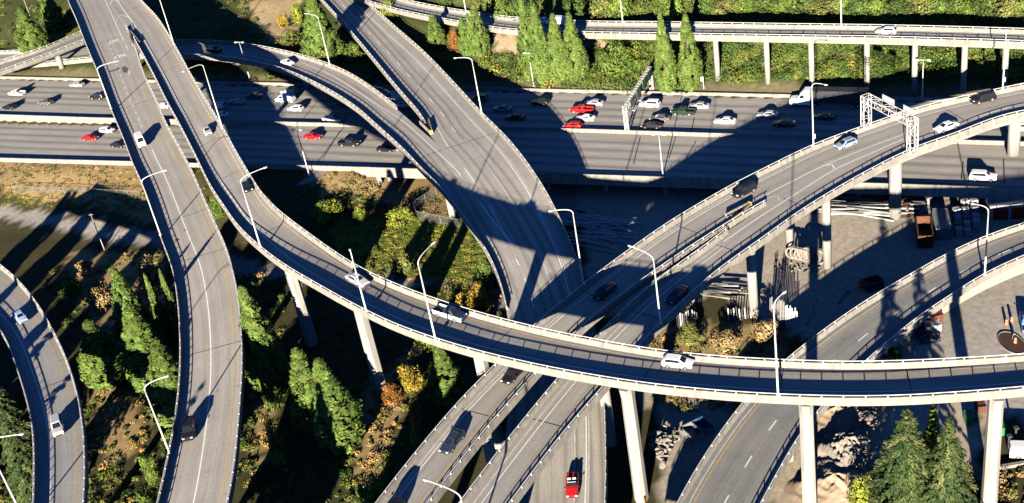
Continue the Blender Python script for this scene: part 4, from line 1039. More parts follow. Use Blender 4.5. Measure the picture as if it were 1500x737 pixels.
def crown_round(n,h=6.0,r=3.0,base=(.10,.12,.03),leaf=.4,lobes=26):
    d=unit(rng.normal(size=(lobes,3))); d[:,2]=np.abs(d[:,2]); c=d*np.array([r,r,h*.8])*(.45+.4*rng.random((lobes,1))); c[:,2]+=h*.12; g=rng.normal(size=lobes)
    cs=r*(.24+.22*rng.random(lobes)); k=rng.integers(0,lobes,n); q=unit(rng.normal(size=(n,3)))
    P=c[k]+q*cs[k][:,None]*(.6+.4*rng.random((n,1))); P[:,2]=np.maximum(P[:,2],.05)
    N=unit(q+d[k]*.5+rng.normal(size=(n,3))*.55); return leaf_quads(P,N,leaf*(.7+.6*rng.random(n)),tinted(n,base,.32,g[k]))
def crown_conifer(h=17.0,r=4.6,base=(.088,.128,.045),whorls=24,per=10):
    Ps=[];Ns=[];Ss=[];G=[];Ts=[]
    for i in range(whorls):
        f=i/(whorls-1); z=1.2+f*(h-1.6); R=r*(1-f)**.85*(.9+.2*rng.random())+.25
        for j in range(per if f<.75 else 7):
            a=2*np.pi*(j+rng.random()*.7)/per+i*1.1; Rb=R*(.72+.4*rng.random()); k=int(36+100*Rb/r); t=np.sqrt(rng.random(k))
            side=(rng.random(k)-.5)*2; w_=.12+.22*Rb*(1-t)*.9*np.minimum(1,t*4)
            x=t*Rb; y=side*w_*1.0; zz=z+.28*Rb*t*0.6-.42*Rb*t*t+.0*y-np.abs(side)*.12
            P=np.stack([x*np.cos(a)-y*np.sin(a),x*np.sin(a)+y*np.cos(a),zz],1); N=unit(np.stack([.25*np.cos(a)+0*x,.25*np.sin(a)+0*x,np.ones(k)],1)+rng.normal(size=(k,3))*.4)
            Ps.append(P);Ns.append(N);Ss.append(.30+.28*rng.random(k)); G.append(np.full(k,rng.normal())); sw=side*.8; ca,sa=np.cos(a),np.sin(a); Ts.append(np.stack([ca-sw*sa,sa+sw*ca,np.full(k,-.35)],1)+rng.normal(size=(k,3))*.15)
    P=np.concatenate(Ps);N=np.concatenate(Ns);s=np.concatenate(Ss);g=np.concatenate(G)
    return leaf_quads(P,N,s*1.5,tinted(len(P),base,.28,g),.26,np.concatenate(Ts))
def trunk_mesh(h,r,limbs=8,spread=1.5):
    m=MB(); m.tube([(0,0,-.5),(0,0,h*.3),(.05,0,h*.6),(0,0,h*.92)],[r,r*.8,r*.5,r*.08],8)
    for k in range(limbs):
        z=h*(.15+.7*k/limbs); a=k*2.4; q=spread*(1-.6*k/limbs); m.tube([(0,0,z),(math.cos(a)*q*.5,math.sin(a)*q*.5,z+q*.35),(math.cos(a)*q,math.sin(a)*q,z+q*.8)],[r*.35,r*.22,r*.06],5)
    me=bpy.data.meshes.new('trunk'); me.from_pydata([tuple(p) for p in m.v],[],m.f); me.materials.append(BARK); return me
def crown_mesh(VQC):
    me=npmesh('crown',*VQC); me.materials.append(LEAF); return me
GREEN=(.105,.163,.03); YG=(.18,.21,.03); OLIVE=(.135,.15,.04); DKG=(.072,.115,.028); TAN=(.30,.22,.10); ORANGE=(.27,.115,.03); GOLD=(.29,.21,.03)
KIND={}
for k in range(4): KIND['poplar',k]=(crown_mesh(crown_poplar(15000,base=(.098,.15,.032))),trunk_mesh(14,.3,9,1.3),14.0,2.1)
KIND['ypoplar',0]=(crown_mesh(crown_poplar(7500,base=YG)),trunk_mesh(14,.3,9,1.3),14.0,2.1)
for nm,c in (('green',GREEN),('yg',YG),('olive',OLIVE),('dark',DKG),('tan',TAN),('orange',ORANGE),('gold',GOLD)):
    for k in range(2): KIND[nm,k]=(crown_mesh(crown_round(2300,base=c)),trunk_mesh(5.5,.18,8,1.8),6.0,3.0)
for k in range(2): KIND['conifer',k]=(crown_mesh(crown_conifer()),trunk_mesh(16.5,.32,0),17.0,4.6)
TG={}
used_n=[0]
def tree(kind,apex,base,wpx,label,name='tree',cat='tree',group=None,dz=0.0,hmax=34):
    base=(apex[0]+(1277-apex[0])/(3250-apex[1])*(base[1]-apex[1]),base[1])
    b=gpt(*base); h=min(hmax,max(1.0,height_to(b,apex[1]))); s=pxm(*base,b.z); r=max(.5,wpx/2/s)*(1.22 if 'poplar' in kind else 1.0)
    vs=[v for k,v in KIND.items() if k[0]==kind]; cm,tm,H0,R0=vs[used_n[0]%len(vs)]; used_n[0]+=1
    e=empty(name,b,rz=random.random()*6.28); tag(e,label,cat,group)
    for nm,me in (('trunk',tm),('crown',cm)):
        o=bpy.data.objects.new(nm,me); COL.objects.link(o); o.parent=e; o.scale=(r/R0,r/R0,h/H0)
    return e
for (kd,ap,ba,w_,l,nm,cat) in (
 ('poplar',(163,388),(0,505),46,'tallest slender tree left of the fork ramp, topmost of a dense group','poplar_tree','tree'),
 ('poplar',(186,446),(0,566),68,'broad tree in the middle of the dense group left of the fork ramp','poplar_tree','tree'),
 ('poplar',(226,505),(0,608),72,'leafy tree pressed against the left fork railing, above the lamp','poplar_tree','tree'),
 ('poplar',(126,468),(165,558),62,'short full tree standing alone in the dark left of the tallest slender tree','poplar_tree','tree'),
 ('green',(95,396),(104,434),34,'bright green bush at the upper left of the dry scrub','bush','bush'),
 ('tan',(128,395),(138,452),44,'tan dry bush left of the tallest slender tree','bush','bush'),
 ('tan',(120,375),(126,404),34,'pale seeding shrub above the tan dry bush','bush','bush'),
 ('tan',(205,368),(214,425),54,'brown scrubby bush right of the tallest slender tree top','bush','bush'),
 ('poplar',(210,398),(0,515),20,'left of two dark slim trees by the fork ramp whose spiky shadows cross it','poplar_tree','tree'),
 ('poplar',(232,393),(0,518),20,'right of two dark slim trees by the fork ramp whose spiky shadows cross it','poplar_tree','tree'),
 ('poplar',(352,416),(424,566),54,'long slender tree hugging the right side of the fork ramp','poplar_tree','tree'),
 ('poplar',(432,508),(478,618),56,'left one of two bright trees in the dark hollow below the curving flyover','poplar_tree','tree'),
 ('poplar',(465,524),(522,650),68,'right and larger one of a pair of bright trees in the dark hollow','poplar_tree','tree'),
 ('poplar',(640,504),(655,586),46,'compact tree between the second and third flyover piers','poplar_tree','tree'),
 ('green',(534,678),(545,752),56,'rounded green tree cut by the bottom edge beside the split flyover','tree','tree'),
 ('gold',(594,527),(600,570),40,'golden yellow bush under the curving flyover','bush','bush'),
 ('orange',(568,556),(574,588),34,'orange bush left of the golden one','bush','bush'),
 ('orange',(600,572),(603,622),22,'narrow orange tree below the golden bush','tree','tree'),
 ('yg',(602,612),(604,660),18,'narrow yellow-green sapling below the orange tree','sapling','tree'),
 ('yg',(622,468),(628,512),40,'yellow-green bush peeking out below the railing of the curving flyover','bush','bush'),
 ('gold',(688,410),(694,452),52,'yellowing bush at the end of the dirt track by the merging flyover','bush','bush'),
 ('dark',(706,372),(712,420),40,'dark bush against the curved railing of the merging flyover','bush','bush'),
 ('olive',(580,362),(588,404),36,'olive tree on the grass left of a lamp post','tree','tree'),
 ('yg',(472,286),(478,320),50,'bright low bush alone in the shade below the freeway','bush','bush'),
 ('yg',(522,298),(525,322),22,'small bright bush between two dark shadow strips','bush','bush'),
 ('yg',(584,298),(590,326),46,'yellow-green bush left of the wire fence','bush','bush'),
 ('green',(310,284),(314,318),26,'green bush in the gap between the two fork arms','bush','bush'),
 ('green',(205,652),(214,705),24,'upper one of two small trees at the foot of the fork ramp','tree','tree'),
 ('green',(202,700),(212,760),36,'lower one of two small trees at the fork ramp foot, cut by the edge','tree','tree'),
 ('olive',(232,560),(240,622),30,'olive bush behind the low lamp post on the left','bush','bush'),
 ('green',(375,520),(384,600),22,'thin strip of shrub right of the fork ramp','bush','bush'),
 ('olive',(386,600),(392,680),26,'scrubby bush low on the right of the fork ramp','bush','bush'),
 ('conifer',(4,612),(62,735),84,'large conifer beside the left ramp, over the lamp post','conifer','tree'),
 ('conifer',(-30,540),(14,668),86,'large conifer at the left edge, upper of two','conifer','tree'),
 ('conifer',(40,790),(84,960),90,'conifer below the bottom edge whose shadow falls on the left ramp','conifer','tree'),
 ('poplar',(28,9),(47,76),40,'dense pointed tree in the top left corner beside the side ramp','poplar_tree','tree'),
 ('poplar',(58,-22),(76,44),30,'pointed tree cut by the top edge, nearer the fork','poplar_tree','tree'),
 ('yg',(428,-6),(440,34),24,'yellow leaning bush at the top edge above the curving ramp','bush','bush'),
 ('poplar',(452,-14),(484,96),50,'broad tall tree at the top edge behind a lamp post of the curving ramp','poplar_tree','tree'),
 ('olive',(418,40),(424,72),54,'yellow-green shrub on the bank above the white sedan','bush','bush'),
 ('gold',(410,14),(414,40),20,'small golden shrub on the dry bank','bush','bush'),
 ('green',(512,58),(520,86),34,'green bush left of the merging flyover railing','bush','bush'),
 ('yg',(566,-6),(572,27),34,'yellow-green bush at the top beside the merging flyover railing','bush','bush'),
 ('poplar',(632,19),(645,66),24,'short pointed tree left of the red bush','poplar_tree','tree'),
 ('orange',(660,37),(664,71),24,'red-orange bush among the pointed trees','bush','bush'),
 ('poplar',(674,22),(686,80),20,'pointed tree just right of the red bush','poplar_tree','tree'),
 ('poplar',(684,18),(696,80),20,'middle one of three pointed trees right of the red bush','poplar_tree','tree'),
 ('poplar',(692,3),(710,80),26,'tallest of three pointed trees right of the red bush','poplar_tree','tree'),
 ('poplar',(762,-6),(775,116),30,'left half of a fused pair of very tall narrow trees','poplar_tree','tree'),
 ('poplar',(780,2),(794,119),32,'right half of a fused pair of very tall narrow trees','poplar_tree','tree'),
 ('poplar',(808,17),(822,118),31,'tall narrow tree in the middle of the row, right of the fused pair','poplar_tree','tree'),
 ('poplar',(832,16),(848,117),34,'tall narrow tree at the right end of the row by the viaduct','poplar_tree','tree'),
 ('green',(900,56),(906,104),62,'big round shrub right of the narrow tree row','bush','bush'),
 ('green',(936,82),(940,106),26,'small round shrub beside the freeway sign gantry','bush','bush'),
 ('poplar',(966,14),(978,134),28,'narrow tree standing before the viaduct, left of its neighbour','poplar_tree','tree'),
 ('poplar',(1003,17),(1011,130),32,'wider narrow tree before the viaduct, left of the first lit column','poplar_tree','tree'),
 ('conifer',(1328,601),(1335,752),128,'big dark green spruce below the curving flyover at lower right','conifer','tree'),
 ('ypoplar',(1367,592),(1374,690),26,'slim yellow-green tree just right of the big spruce','tree','tree'),
 ('conifer',(1391,612),(1400,775),104,'second spruce, thinner, right of the big one','conifer','tree'),
 ('yg',(1262,684),(1266,740),44,'yellow-green shrub left of the big spruce','bush','bush'),
 ('dark',(1310,505),(1314,526),26,'dark bush in the yard right of the broad ramp','bush','bush'),
 ('olive',(1010,470),(1016,500),40,'dry olive shrub beside the stacked panels','bush','bush'),
 ('tan',(1060,480),(1066,508),50,'straw coloured shrub above the curving flyover','bush','bush'),
 ('tan',(1120,462),(1126,500),46,'straw coloured shrub below the leaning white planks','bush','bush'),
 ('dark',(560,700),(-1,0),0,'','','') ):
    if w_: tree(kd,ap,ba,w_,l,nm,cat)
# unseen tall trees outside the frame, added to cast shade into view
for (x,y,hp) in ((306,948,15),(322,930,15),(-42,722,24),(-78,702,23),(330,935,20),(350,945,23),(478,938,23),(503,930,21),(-135,650,21),(-100,665,23),(-175,630,22),(-70,690,20),(-210,610,22),(-150,600,20),(-195,585,21),(-110,610,18)):
    b_=gpt(x,y); tp=proj(b_+Vector((0,0,hp))); tree('poplar',tp,(x,y),54,'unseen tall tree added outside the frame to cast shade on the ramps and ground','poplar_tree','tree','added shade trees outside the frame')
i=0  # the hillside wood above the viaduct: single trees along the top edge
for (x,y,w_) in ((735,14,40),(762,10,44),(880,8,60),(905,16,50),(860,0,60),(980,14,46),(1036,12,44),(1060,6,54))+tuple((1090+27*k+(k*37%17),4+(k*53%17),40+(k*29%24)) for k in range(16)):
    tree(('green','dark','olive','green','dark')[i%5],(x,y-24-(i*7%12)),(x+2,y+14),w_,'leafy tree behind the far viaduct at the top edge','tree','tree','trees behind the viaduct'); i+=1
# ground-hugging growth nobody could count
def brush(name,polys,n,rr,hh,pal,leaf,per,label,cat='undergrowth',flat=.55):
    Vs=[];Qs=[];Cs=[];o=0; cnt=0; area=[]
    for P in polys:
        xs_=[p[0] for p in P]; ys_=[p[1] for p in P]; area.append((max(xs_)-min(xs_))*(max(ys_)-min(ys_)))
    for P,a in zip(polys,area):
        xs_=[p[0] for p in P]; ys_=[p[1] for p in P]
        for _ in range(int(n*a/sum(area))):
            x,y=random.uniform(min(xs_),max(xs_)),random.uniform(min(ys_),max(ys_))
            if not in_poly(x,y,P): continue
            b=gpt(x,y); r=random.uniform(*rr); k=per
            u_,v_=uv_of(b.x,b.y)
            if -2<v_<vnear(u_)+1.5: continue
            base=pal(b.x,b.y)
            d=unit(rng.normal(size=(k,3))); d[:,2]=np.abs(d[:,2]); q=np.array([r,r,r*random.uniform(*hh)])
            Pn=d*q*(.65+.4*rng.random((k,1)))+np.array([b.x,b.y,b.z-.05]); N=unit(d+rng.normal(size=(k,3))*flat)
            V_,Q_,C_=leaf_quads(Pn,N,leaf*(.7+.6*rng.random(k)),tinted(k,base,.22,np.full(k,random.gauss(0,1))))
            Vs.append(V_);Qs.append(Q_+o);Cs.append(C_);o+=len(V_)
    me=npmesh(name,np.concatenate(Vs),np.concatenate(Qs),np.concatenate(Cs)); me.materials.append(LEAF)
    ob=bpy.data.objects.new(name,me); COL.objects.link(ob); tag(ob,label,cat,kind='stuff'); return ob
def pal_hill(x,y): return random.choice((DKG,DKG,DKG,(.12,.16,.026),(.10,.15,.03),(.13,.155,.032)))
def pal_low(x,y): 
    z=zone(x,y); 
    if z[0]>.15: return random.choice(((.30,.22,.08),(.32,.23,.08),(.20,.19,.05),(.25,.19,.06)))
    return random.choice((OLIVE,GREEN,(.11,.125,.03),DKG))
brush('hillside_brush',[[(555,-25),(760,-25),(1560,-25),(1560,36),(960,24),(760,18),(640,4)],[(870,52),(1560,62),(1560,112),(1140,120),(1030,118),(930,100),(870,85)],[(690,80),(860,100),(930,104),(1040,112),(1020,136),(780,128),(700,100)]],1300,(1.2,3.0),(.55,1.1),pal_hill,.48,210,'dense green brush covering the hillside around the far viaduct')
brush('undergrowth',[[(-30,0),(110,0),(110,60),(-30,72)],[(260,0),(360,0),(400,50),(330,62),(260,50)],[(300,75),(430,112),(420,126),(280,122)],[(440,60),(560,0),(600,120),(560,130),(470,85)],[(540,50),(640,40),(760,118),(690,128)]],420,(.7,1.8),(.4,.8),lambda x,y: random.choice((OLIVE,GREEN,(.12,.10,.04))),.40,110,'low mixed scrub on the banks beyond the freeway')
brush('undergrowth',[[(0,400),(250,360),(262,560),(230,760),(100,760),(130,560),(60,400)],[(345,400),(560,420),(740,430),(720,560),(560,740),(340,740),(360,560)],[(-40,560),(60,600),(60,760),(-40,760)],[(270,240),(560,260),(560,420),(420,330),(320,330)]],2000,(.4,1.3),(.35,.8),pal_low,.34,80,'low scrub and brambles on the ground between the left ramps and the split flyover')
brush('grass',[[(480,320),(740,330),(740,430),(520,400)],[(470,250),(660,252),(690,330),(560,320),(500,300)],[(0,240),(235,240),(240,310),(0,300)]],1700,(.4,1.0),(.15,.4),lambda x,y:(random.choice(((.14,.18,.03),(.17,.20,.035),(.21,.21,.04))) if zone(x,y)[0]<.15 else random.choice(((.30,.22,.10),(.24,.20,.08)))),.26,60,'rough grass and low weeds below the freeway','grass')
brush('dry_brush',[[(945,490),(1150,480),(1150,525),(1075,600),(960,600)],[(1410,690),(1560,690),(1560,760),(1410,760)]],260,(.4,1.3),(.4,.9),lambda x,y:random.choice((TAN,(.25,.18,.08),(.15,.13,.05),OLIVE)),.30,80,'straw coloured dry brush around the flyover piers')
# ------------------------------------------------------------------ yard, fences, heaps
RUST=mat('rust_steel',(.11,.042,.024),.8,(1.2,.35)); PIPEM=mat('pipe_steel',(.55,.57,.60),.5,(1.5,.2)); PLANK=mat('pale_timber',(.17,.155,.135),.8,(2,.25)); WOOD=mat('brown_timber',(.24,.15,.08),.9,(2,.3))
ROCK=mat('broken_concrete',(.22,.20,.175),.95,(1.2,.3),bump=.5); SAND=mat('sand',(.34,.26,.185),.95,(1.0,.18),bump=.3); GRAVEL=mat('gravel',(.27,.235,.20),.95,(3,.35),bump=.8); MULCH=mat('mulch',(.06,.032,.024),.95,(3,.35))
BLUE=mat('blue_steel',(.05,.12,.25),.5,(1,.2)); PALE=mat('pale_sheet',(.19,.20,.215),.5,(1,.15)); GRYB=mat('grey_bundle',(.40,.41,.42),.7,(1.5,.2)); REDD=mat('red_door',(.45,.03,.02),.5,(1,.15)); GRN=mat('green_skip',(.02,.20,.06),.5,(1,.2)); TARP=mat('navy_tarp',(.02,.03,.07),.5); ORNG=mat('orange_plastic',(.6,.14,.02),.5); BLK=mat('dark_steel',(.05,.05,.055),.6,(1,.2))
def pdir(px,py,qx,qy):
    a,b=gpt(px,py),gpt(qx,qy); d=b-a; return a,d
def thing(name,p,label,cat,rz=0,group=None): return tag(empty(name,p,rz),label,cat,group)
def lb(mb,name,mt,par,sm=False):
    o=mb.build(name,mt,par,sm,local=True); recalc(o); return o
# loose pipes: every pipe its own object
def pipes(n,poly,lenr,rad,angpx,jit,matl,label,group,name='pipe',cat='pipe',stack=.9,square=False):
    xs_=[q[0] for q in poly]; ys_=[q[1] for q in poly]; k=0; tries=0
    a,d=pdir(*angpx); base=math.atan2(d.y,d.x); me=[]
    for v in range(3):
        m=MB(); L=1.0
        if square: m.box((0,0,0),(1,rad*2,rad*1.2))
        else: m.tube([(-.5,0,0),(.5,0,0)],rad,8)
        q=bpy.data.meshes.new(name); q.from_pydata([tuple(p) for p in m.v],[],m.f); q.materials.append(matl[v%len(matl)]); me.append(q)
    while k<n and tries<6000:
        tries+=1; x,y=random.uniform(min(xs_),max(xs_)),random.uniform(min(ys_),max(ys_))
        if not in_poly(x,y,poly): continue
        p=gpt(x,y); o=bpy.data.objects.new(name,me[k%3]); COL.objects.link(o); o.location=p+Vector((0,0,rad+.02+random.random()*stack)); o.rotation_euler=(0,random.uniform(-.03,.03),base+random.gauss(0,jit)); o.scale=(random.uniform(*lenr),1,1)
        tag(o,label,cat,group); k+=1
pipes(42,[(826,316),(880,318),(908,330),(905,352),(880,372),(850,350),(828,336)],(6,11),.13,(826,330,900,345),.22,[PIPEM],'long steel pipe in the loose pile in deep shade right of the merging flyover','steel pipes in the shaded pile')
pipes(20,[(800,318),(905,322),(915,334),(840,334)],(8,13),.11,(815,328,905,331),.08,[PIPEM],'long steel pipe in the loose pile in deep shade right of the merging flyover','steel pipes in the shaded pile')
pipes(46,[(1205,292),(1320,296),(1322,318),(1225,320),(1195,314)],(7,13),.17,(1200,305,1320,312),.12,[PLANK,PALE,GRYB],'pale beam in the sunlit heap beneath the edge of the freeway','pale beams in the heap under the freeway',name='long_board',cat='beam',stack=1.3,square=True)
pipes(14,[(1045,418),(1105,420),(1105,440),(1040,440)],(5,9),.16,(1045,428,1105,433),.05,[GRYB,PLANK,BLK],'steel beam stacked flat on the ground under the split flyover','beams stacked under the split flyover',name='long_board',cat='beam',stack=.8,square=True)
# upright racks of planks / panels
def rack(x0,y0,x1,y1,n,h,label,matl,name='plank_rack',cat='plank rack',lean=.12,wd=.24):
    a,b=gpt(x0,y0),gpt(x1,y1); d=(b-a); L=d.length; t=d.normalized(); nn=Vector((-t.y,t.x,0))
    if nn.y<0: nn=-nn
    e=thing(name,a,label,cat)
    for k in range(n):
        p=t*(L*k/max(1,n-1)); hh=h*random.uniform(.8,1.12); m=MB(); rot=Matrix.Rotation(math.atan2(t.y,t.x)+random.gauss(0,.08),3,'Z')
        m.box(p+Vector((0,0,hh/2))+nn*lean*hh/2,(wd*.8,.12,hh),rot@Matrix.Rotation(-lean+random.gauss(0,.03),3,'X')); lb(m,'panel',matl[k%len(matl)],e)
    m=MB(); m.box(t*L/2+Vector((0,0,.5))+nn*.35,(L+.4,.12,.15),Matrix.Rotation(math.atan2(t.y,t.x),3,'Z')); lb(m,'rail',BLK,e)
rack(1128,474,1150,479,11,4.6,'row of tall white planks leaning upright beside the dry brush',[PLANK,PALE])
rack(1152,481,1168,481,8,4.0,'row of grey planks in shade right of the white planks',[GRYB])
rack(992,480,1022,478,11,3.2,'stack of upright black and white panels under the split flyover',[PALE,BLK,GRYB],'panel_rack','panel rack',.05)
rack(1068,470,1100,466,9,2.2,'low rack of grey mesh panels among the dry shrubs',[GRYB,BLK],'panel_rack','panel rack',.2)
# containers and boxes
def box_thing(name,px,py,qx,qy,w_,h,matl,label,cat,open_top=False,ribs=True,extra=None,group=None):
    a,b=gpt(px,py),gpt(qx,qy); d=b-a; d.z=0; L=d.length; ang=math.atan2(d.y,d.x); e=thing(name,(a+b)/2,label,cat,ang,group)
    m=MB()
    if open_top:
        for s in (-1,1): m.box((0,s*(w_/2-.06),h/2),(L,.12,h)); m.box((s*(L/2-.06),0,h/2),(.12,w_-.25,h))
        m.box((0,0,.1),(L-.25,w_-.25,.16))
    else: m.box((0,0,h/2),(L,w_,h))
    lb(m,'body',matl,e)
    if ribs:
        n=max(3,int(L/.9))
        for k in range(n):
            x=-L/2+L*(k+.5)/n
            for s in (-1,1): m=MB(); m.box((x,s*(w_/2+.03),h*.5),(.12,.07,h*.94)); lb(m,'rib',matl,e)
    m=MB()
    for s in (-1,1): m.box((0,s*(w_/2-.02),h+.05),(L+.05,.14,.1)); m.box((s*(L/2-.02),0,h+.05),(.14,w_-.3,.1))
    lb(m,'rim',matl,e); return e,L
box_thing('container',1356,364,1352,335,2.6,2.6,RUST,'rusty open container standing in shade in the yard','container',True)
box_thing('container',1382,352,1376,322,2.6,2.4,PALE,'pale roofed container just right of the rusty one','container')
box_thing('skip_bin',1266,425,1290,418,2.2,1.6,BLK,'black skip in deep shade beside the broad ramp','skip',True)
box_thing('skip_bin',1006,642,1022,634,3.2,1.1,PALE,'grey open tray in shade below the curving flyover, left of a blue one','skip',True,False)
box_thing('skip_bin',1022,634,1038,626,3.2,1.1,BLUE,'blue open tray in shade right of the grey tray','skip',True,False)
box_thing('container',1372,478,1356,462,2.4,2.0,RUST,'orange rust container beyond the near rail of the broad ramp','container')
box_thing('skip_bin',1413,618,1424,617,1.6,1.4,GRN,'green waste bin left of the rightmost tall pier','waste bin')
box_thing('skip_bin',1460,634,1470,633,1.6,1.4,GRN,'green waste bin right of the rightmost tall pier','waste bin')
box_thing('crate',1430,602,1442,600,1.5,1.2,RUST,'brown crate above the green waste bin','crate')
for i_,(x,y) in enumerate(((1353,484),(1366,482))):
    box_thing('pallet_load',x,y,x+11,y-1,1.6,1.2,(PALE,GRYB)[i_],('white wrapped load beside the orange rust container','grey wrapped load right of the white one')[i_],'pallet')
e,L=box_thing('solar_frame',1345,494,1372,490,4.2,.5,TARP,'low dark blue frame with a grid of pale bars beside the curving flyover','frame',False,False)
m=MB()
for k in range(5): m.box((-L/2+L*k/4,0,.62),(.08,4.2,.06))
for k in range(4): m.box((0,-2.1+4.2*k/3,.63),(L,.08,.06))
lb(m,'grid_bar',PALE,e)
# bundles stacked in rows
for r_ in range(5):
    for c_ in range(3):
        x,y=1400+c_*13+r_*1.0,305+r_*10
        if (r_,c_) in ((0,0),(4,2)): continue
        p=gpt(x,y); e=thing('pallet_stack',p,'grey wrapped bundle in the rows stored under the freeway edge','pallet',random.uniform(-.2,.2),'grey bundles stored in rows'); h=random.uniform(1.0,1.9)
        m=MB(); m.box((0,0,.08),(1.3,1.2,.14)); lb(m,'pallet',WOOD,e); m=MB(); m.box((0,0,.16+h/2),(1.25,1.15,h),taper=.94); lb(m,'bundle',GRYB if (r_+c_)%3 else PALE,e)
# shed with red doors
a,b=gpt(1466,322),gpt(1512,320); d=(b-a); d.z=0; ang=math.atan2(d.y,d.x); L=d.length+4; e=thing('shed',(a+d*.5),'low grey shed with red doors in shade at the right edge','shed',ang)
m=MB(); m.box((0,2.5,1.6),(L,5,3.2)); lb(m,'wall',GRYB,e); m=MB(); m.add([(-L/2-.3,-.4,3.2),(L/2+.3,-.4,3.2),(L/2+.3,5.4,3.7),(-L/2-.3,5.4,3.7),(-L/2-.3,-.4,3.36),(L/2+.3,-.4,3.36),(L/2+.3,5.4,3.86),(-L/2-.3,5.4,3.86)],[(0,1,2,3),(4,7,6,5),(0,4,5,1),(1,5,6,2),(2,6,7,3),(3,7,4,0)]); lb(m,'roof',PALE,e)
for k in range(3):
    m=MB(); m.box((-L/2+1.9+k*3.2,-.03,1.25),(2.6,.08,2.4)); dd=lb(m,'door',REDD,e); m=MB(); m.box((-L/2+2.8+k*3.2,-.09,1.1),(.1,.06,.3)); lb(m,'handle',BLK,dd)
# concrete rings
for k in range(7):
    x,y=1161+k*6.3,378+k*1.4; p=gpt(x,y); e=thing('concrete_ring',p,'pale concrete ring standing on edge in a row below the split flyover','concrete pipe',.9+random.gauss(0,.12),'concrete rings in a row')
    R_,r_=1.25*(1+.25*(k>3)),.98*(1+.25*(k>3)); m=MB(); secs=[]
    for j in range(20):
        g=2*math.pi*j/20; c_,s_=math.cos(g),math.sin(g); secs.append([Vector((-.35,R_*c_,R_+R_*s_)),Vector((.35,R_*c_,R_+R_*s_)),Vector((.35,r_*c_,R_+r_*s_)),Vector((-.35,r_*c_,R_+r_*s_))])
    secs.append(secs[0]); m.loft(secs,caps=False); lb(m,'ring',ROCK,e)
def rock_mesh(seed):
    import bmesh
    b=bmesh.new(); bmesh.ops.create_icosphere(b,subdivisions=1,radius=.5); r=random.Random(seed)
    for v in b.verts: v.co*=r.uniform(.6,1.2); v.co.z*=.7
    me=bpy.data.meshes.new('rubble'); b.to_mesh(me); b.free(); me.materials.append(ROCK); return me
RK_=[rock_mesh(k) for k in range(6)]
def rubble(poly,n,sr,label,group,top=0.0,cen=None,rad=1,matl=None):
    xs_=[q[0] for q in poly]; ys_=[q[1] for q in poly]; k=0
    while k<n:
        x,y=random.uniform(min(xs_),max(xs_)),random.uniform(min(ys_),max(ys_))
        if not in_poly(x,y,poly): continue
        p=gpt(x,y); dz=0
        if cen is not None: dz=top*max(0,1-((p-cen).length/rad)**1.5)
        o=bpy.data.objects.new('concrete_chunk',RK_[k%6]); COL.objects.link(o); s=random.uniform(*sr); o.scale=(s,s*random.uniform(.6,1.1),s*random.uniform(.5,.9)); o.location=p+Vector((0,0,dz+s*.15)); o.rotation_euler=(random.random(),random.random(),random.random()*6); tag(o,label,'rubble',group); k+=1
rubble([(955,640),(992,632),(996,650),(970,690),(955,680)],90,(.5,1.5),'chunk of broken pale concrete in the heap between two flyovers','broken concrete in the heap',1.8,gpt(974,655),5)
rubble([(1130,380),(1205,392),(1200,402),(1135,398)],34,(.35,.9),'pale rubble block scattered below the concrete rings','rubble below the rings')
rubble([(1255,600),(1285,605),(1282,640),(1258,625)],50,(.4,1.3),'grey chunk of broken concrete beside the sand mound','broken concrete by the sand mound',1.6,gpt(1270,622),4)
def noise2(x,y,s): return math.sin(x*2.1+s)*math.sin(y*1.7+2*s)*.5+math.sin(x*4.7+y*3.1+s)*.25+math.sin(y*7.3-x*5.9+s)*.16+math.sin(x*11.3+y*9.1)*.09
def mound(px,py,r,h,matl,label,sx=1.0,name='mound'):
    c=gpt(px,py); e=None; n=34; k=48; V_=[];Q_=[]
    for i in range(n+1):
        f=i/n
        for j in range(k):
            g=2*math.pi*j/k; q=r*f*(1+.16*math.sin(g*3+px)+.1*math.sin(g*5)); z=h*(1-f)**1.1*(1+.10*math.sin(g*4+f*6))+.42*noise2(q*math.cos(g),q*math.sin(g),px)*min(1,3*(1-f))*h/3
            V_.append((q*math.cos(g)*sx,q*math.sin(g),z-.12*f))
    for i in range(n):
        for j in range(k): Q_.append((i*k+j,i*k+(j+1)%k,(i+1)*k+(j+1)%k,(i+1)*k+j))
    me=npmesh(name,np.array(V_),np.array(Q_),None,True); me.materials.append(matl); o=bpy.data.objects.new(name,me); COL.objects.link(o); o.location=c; tag(o,label,'mound'); recalc(o); return o
mound(1228,606,5.5,1.6,SAND,'smooth tan sand mound right of the tallest front pier',1.4,'sand_mound'); mound(1240,668,6.0,3.4,GRAVEL,'large grey gravel heap left of the big spruce',1.1,'gravel_heap'); mound(1222,712,6.5,2.2,SAND,'low tan heap at the bottom beside the front pier',1.2,'sand_mound')
mound(1326,308,3.0,1.6,MULCH,'dark debris heap at the foot of a thick flyover column',1.2,'debris_heap')
for k,(x,y,c_) in enumerate(((1318,304,ORNG),(1326,298,GRN),(1333,306,PALE),(1323,312,RUST),(1330,314,PLANK))):
    p=gpt(x,y); m=MB(); m.box((0,0,.0),(1.3,.5,.35),Matrix.Rotation(k,3,'Z')@Matrix.Rotation(.3,3,'X')); o=m.build('scrap_piece',c_); o.location=p+Vector((0,0,1.2)); tag(o,('orange','green','pale','rusty','timber')[k]+' scrap piece lying on the dark debris heap','scrap')
rubble([(1225,640),(1275,640),(1285,690),(1215,690)],70,(.3,1.1),'grey rock on the large gravel heap','rocks on the gravel heap',3.0,gpt(1240,668),6.5)
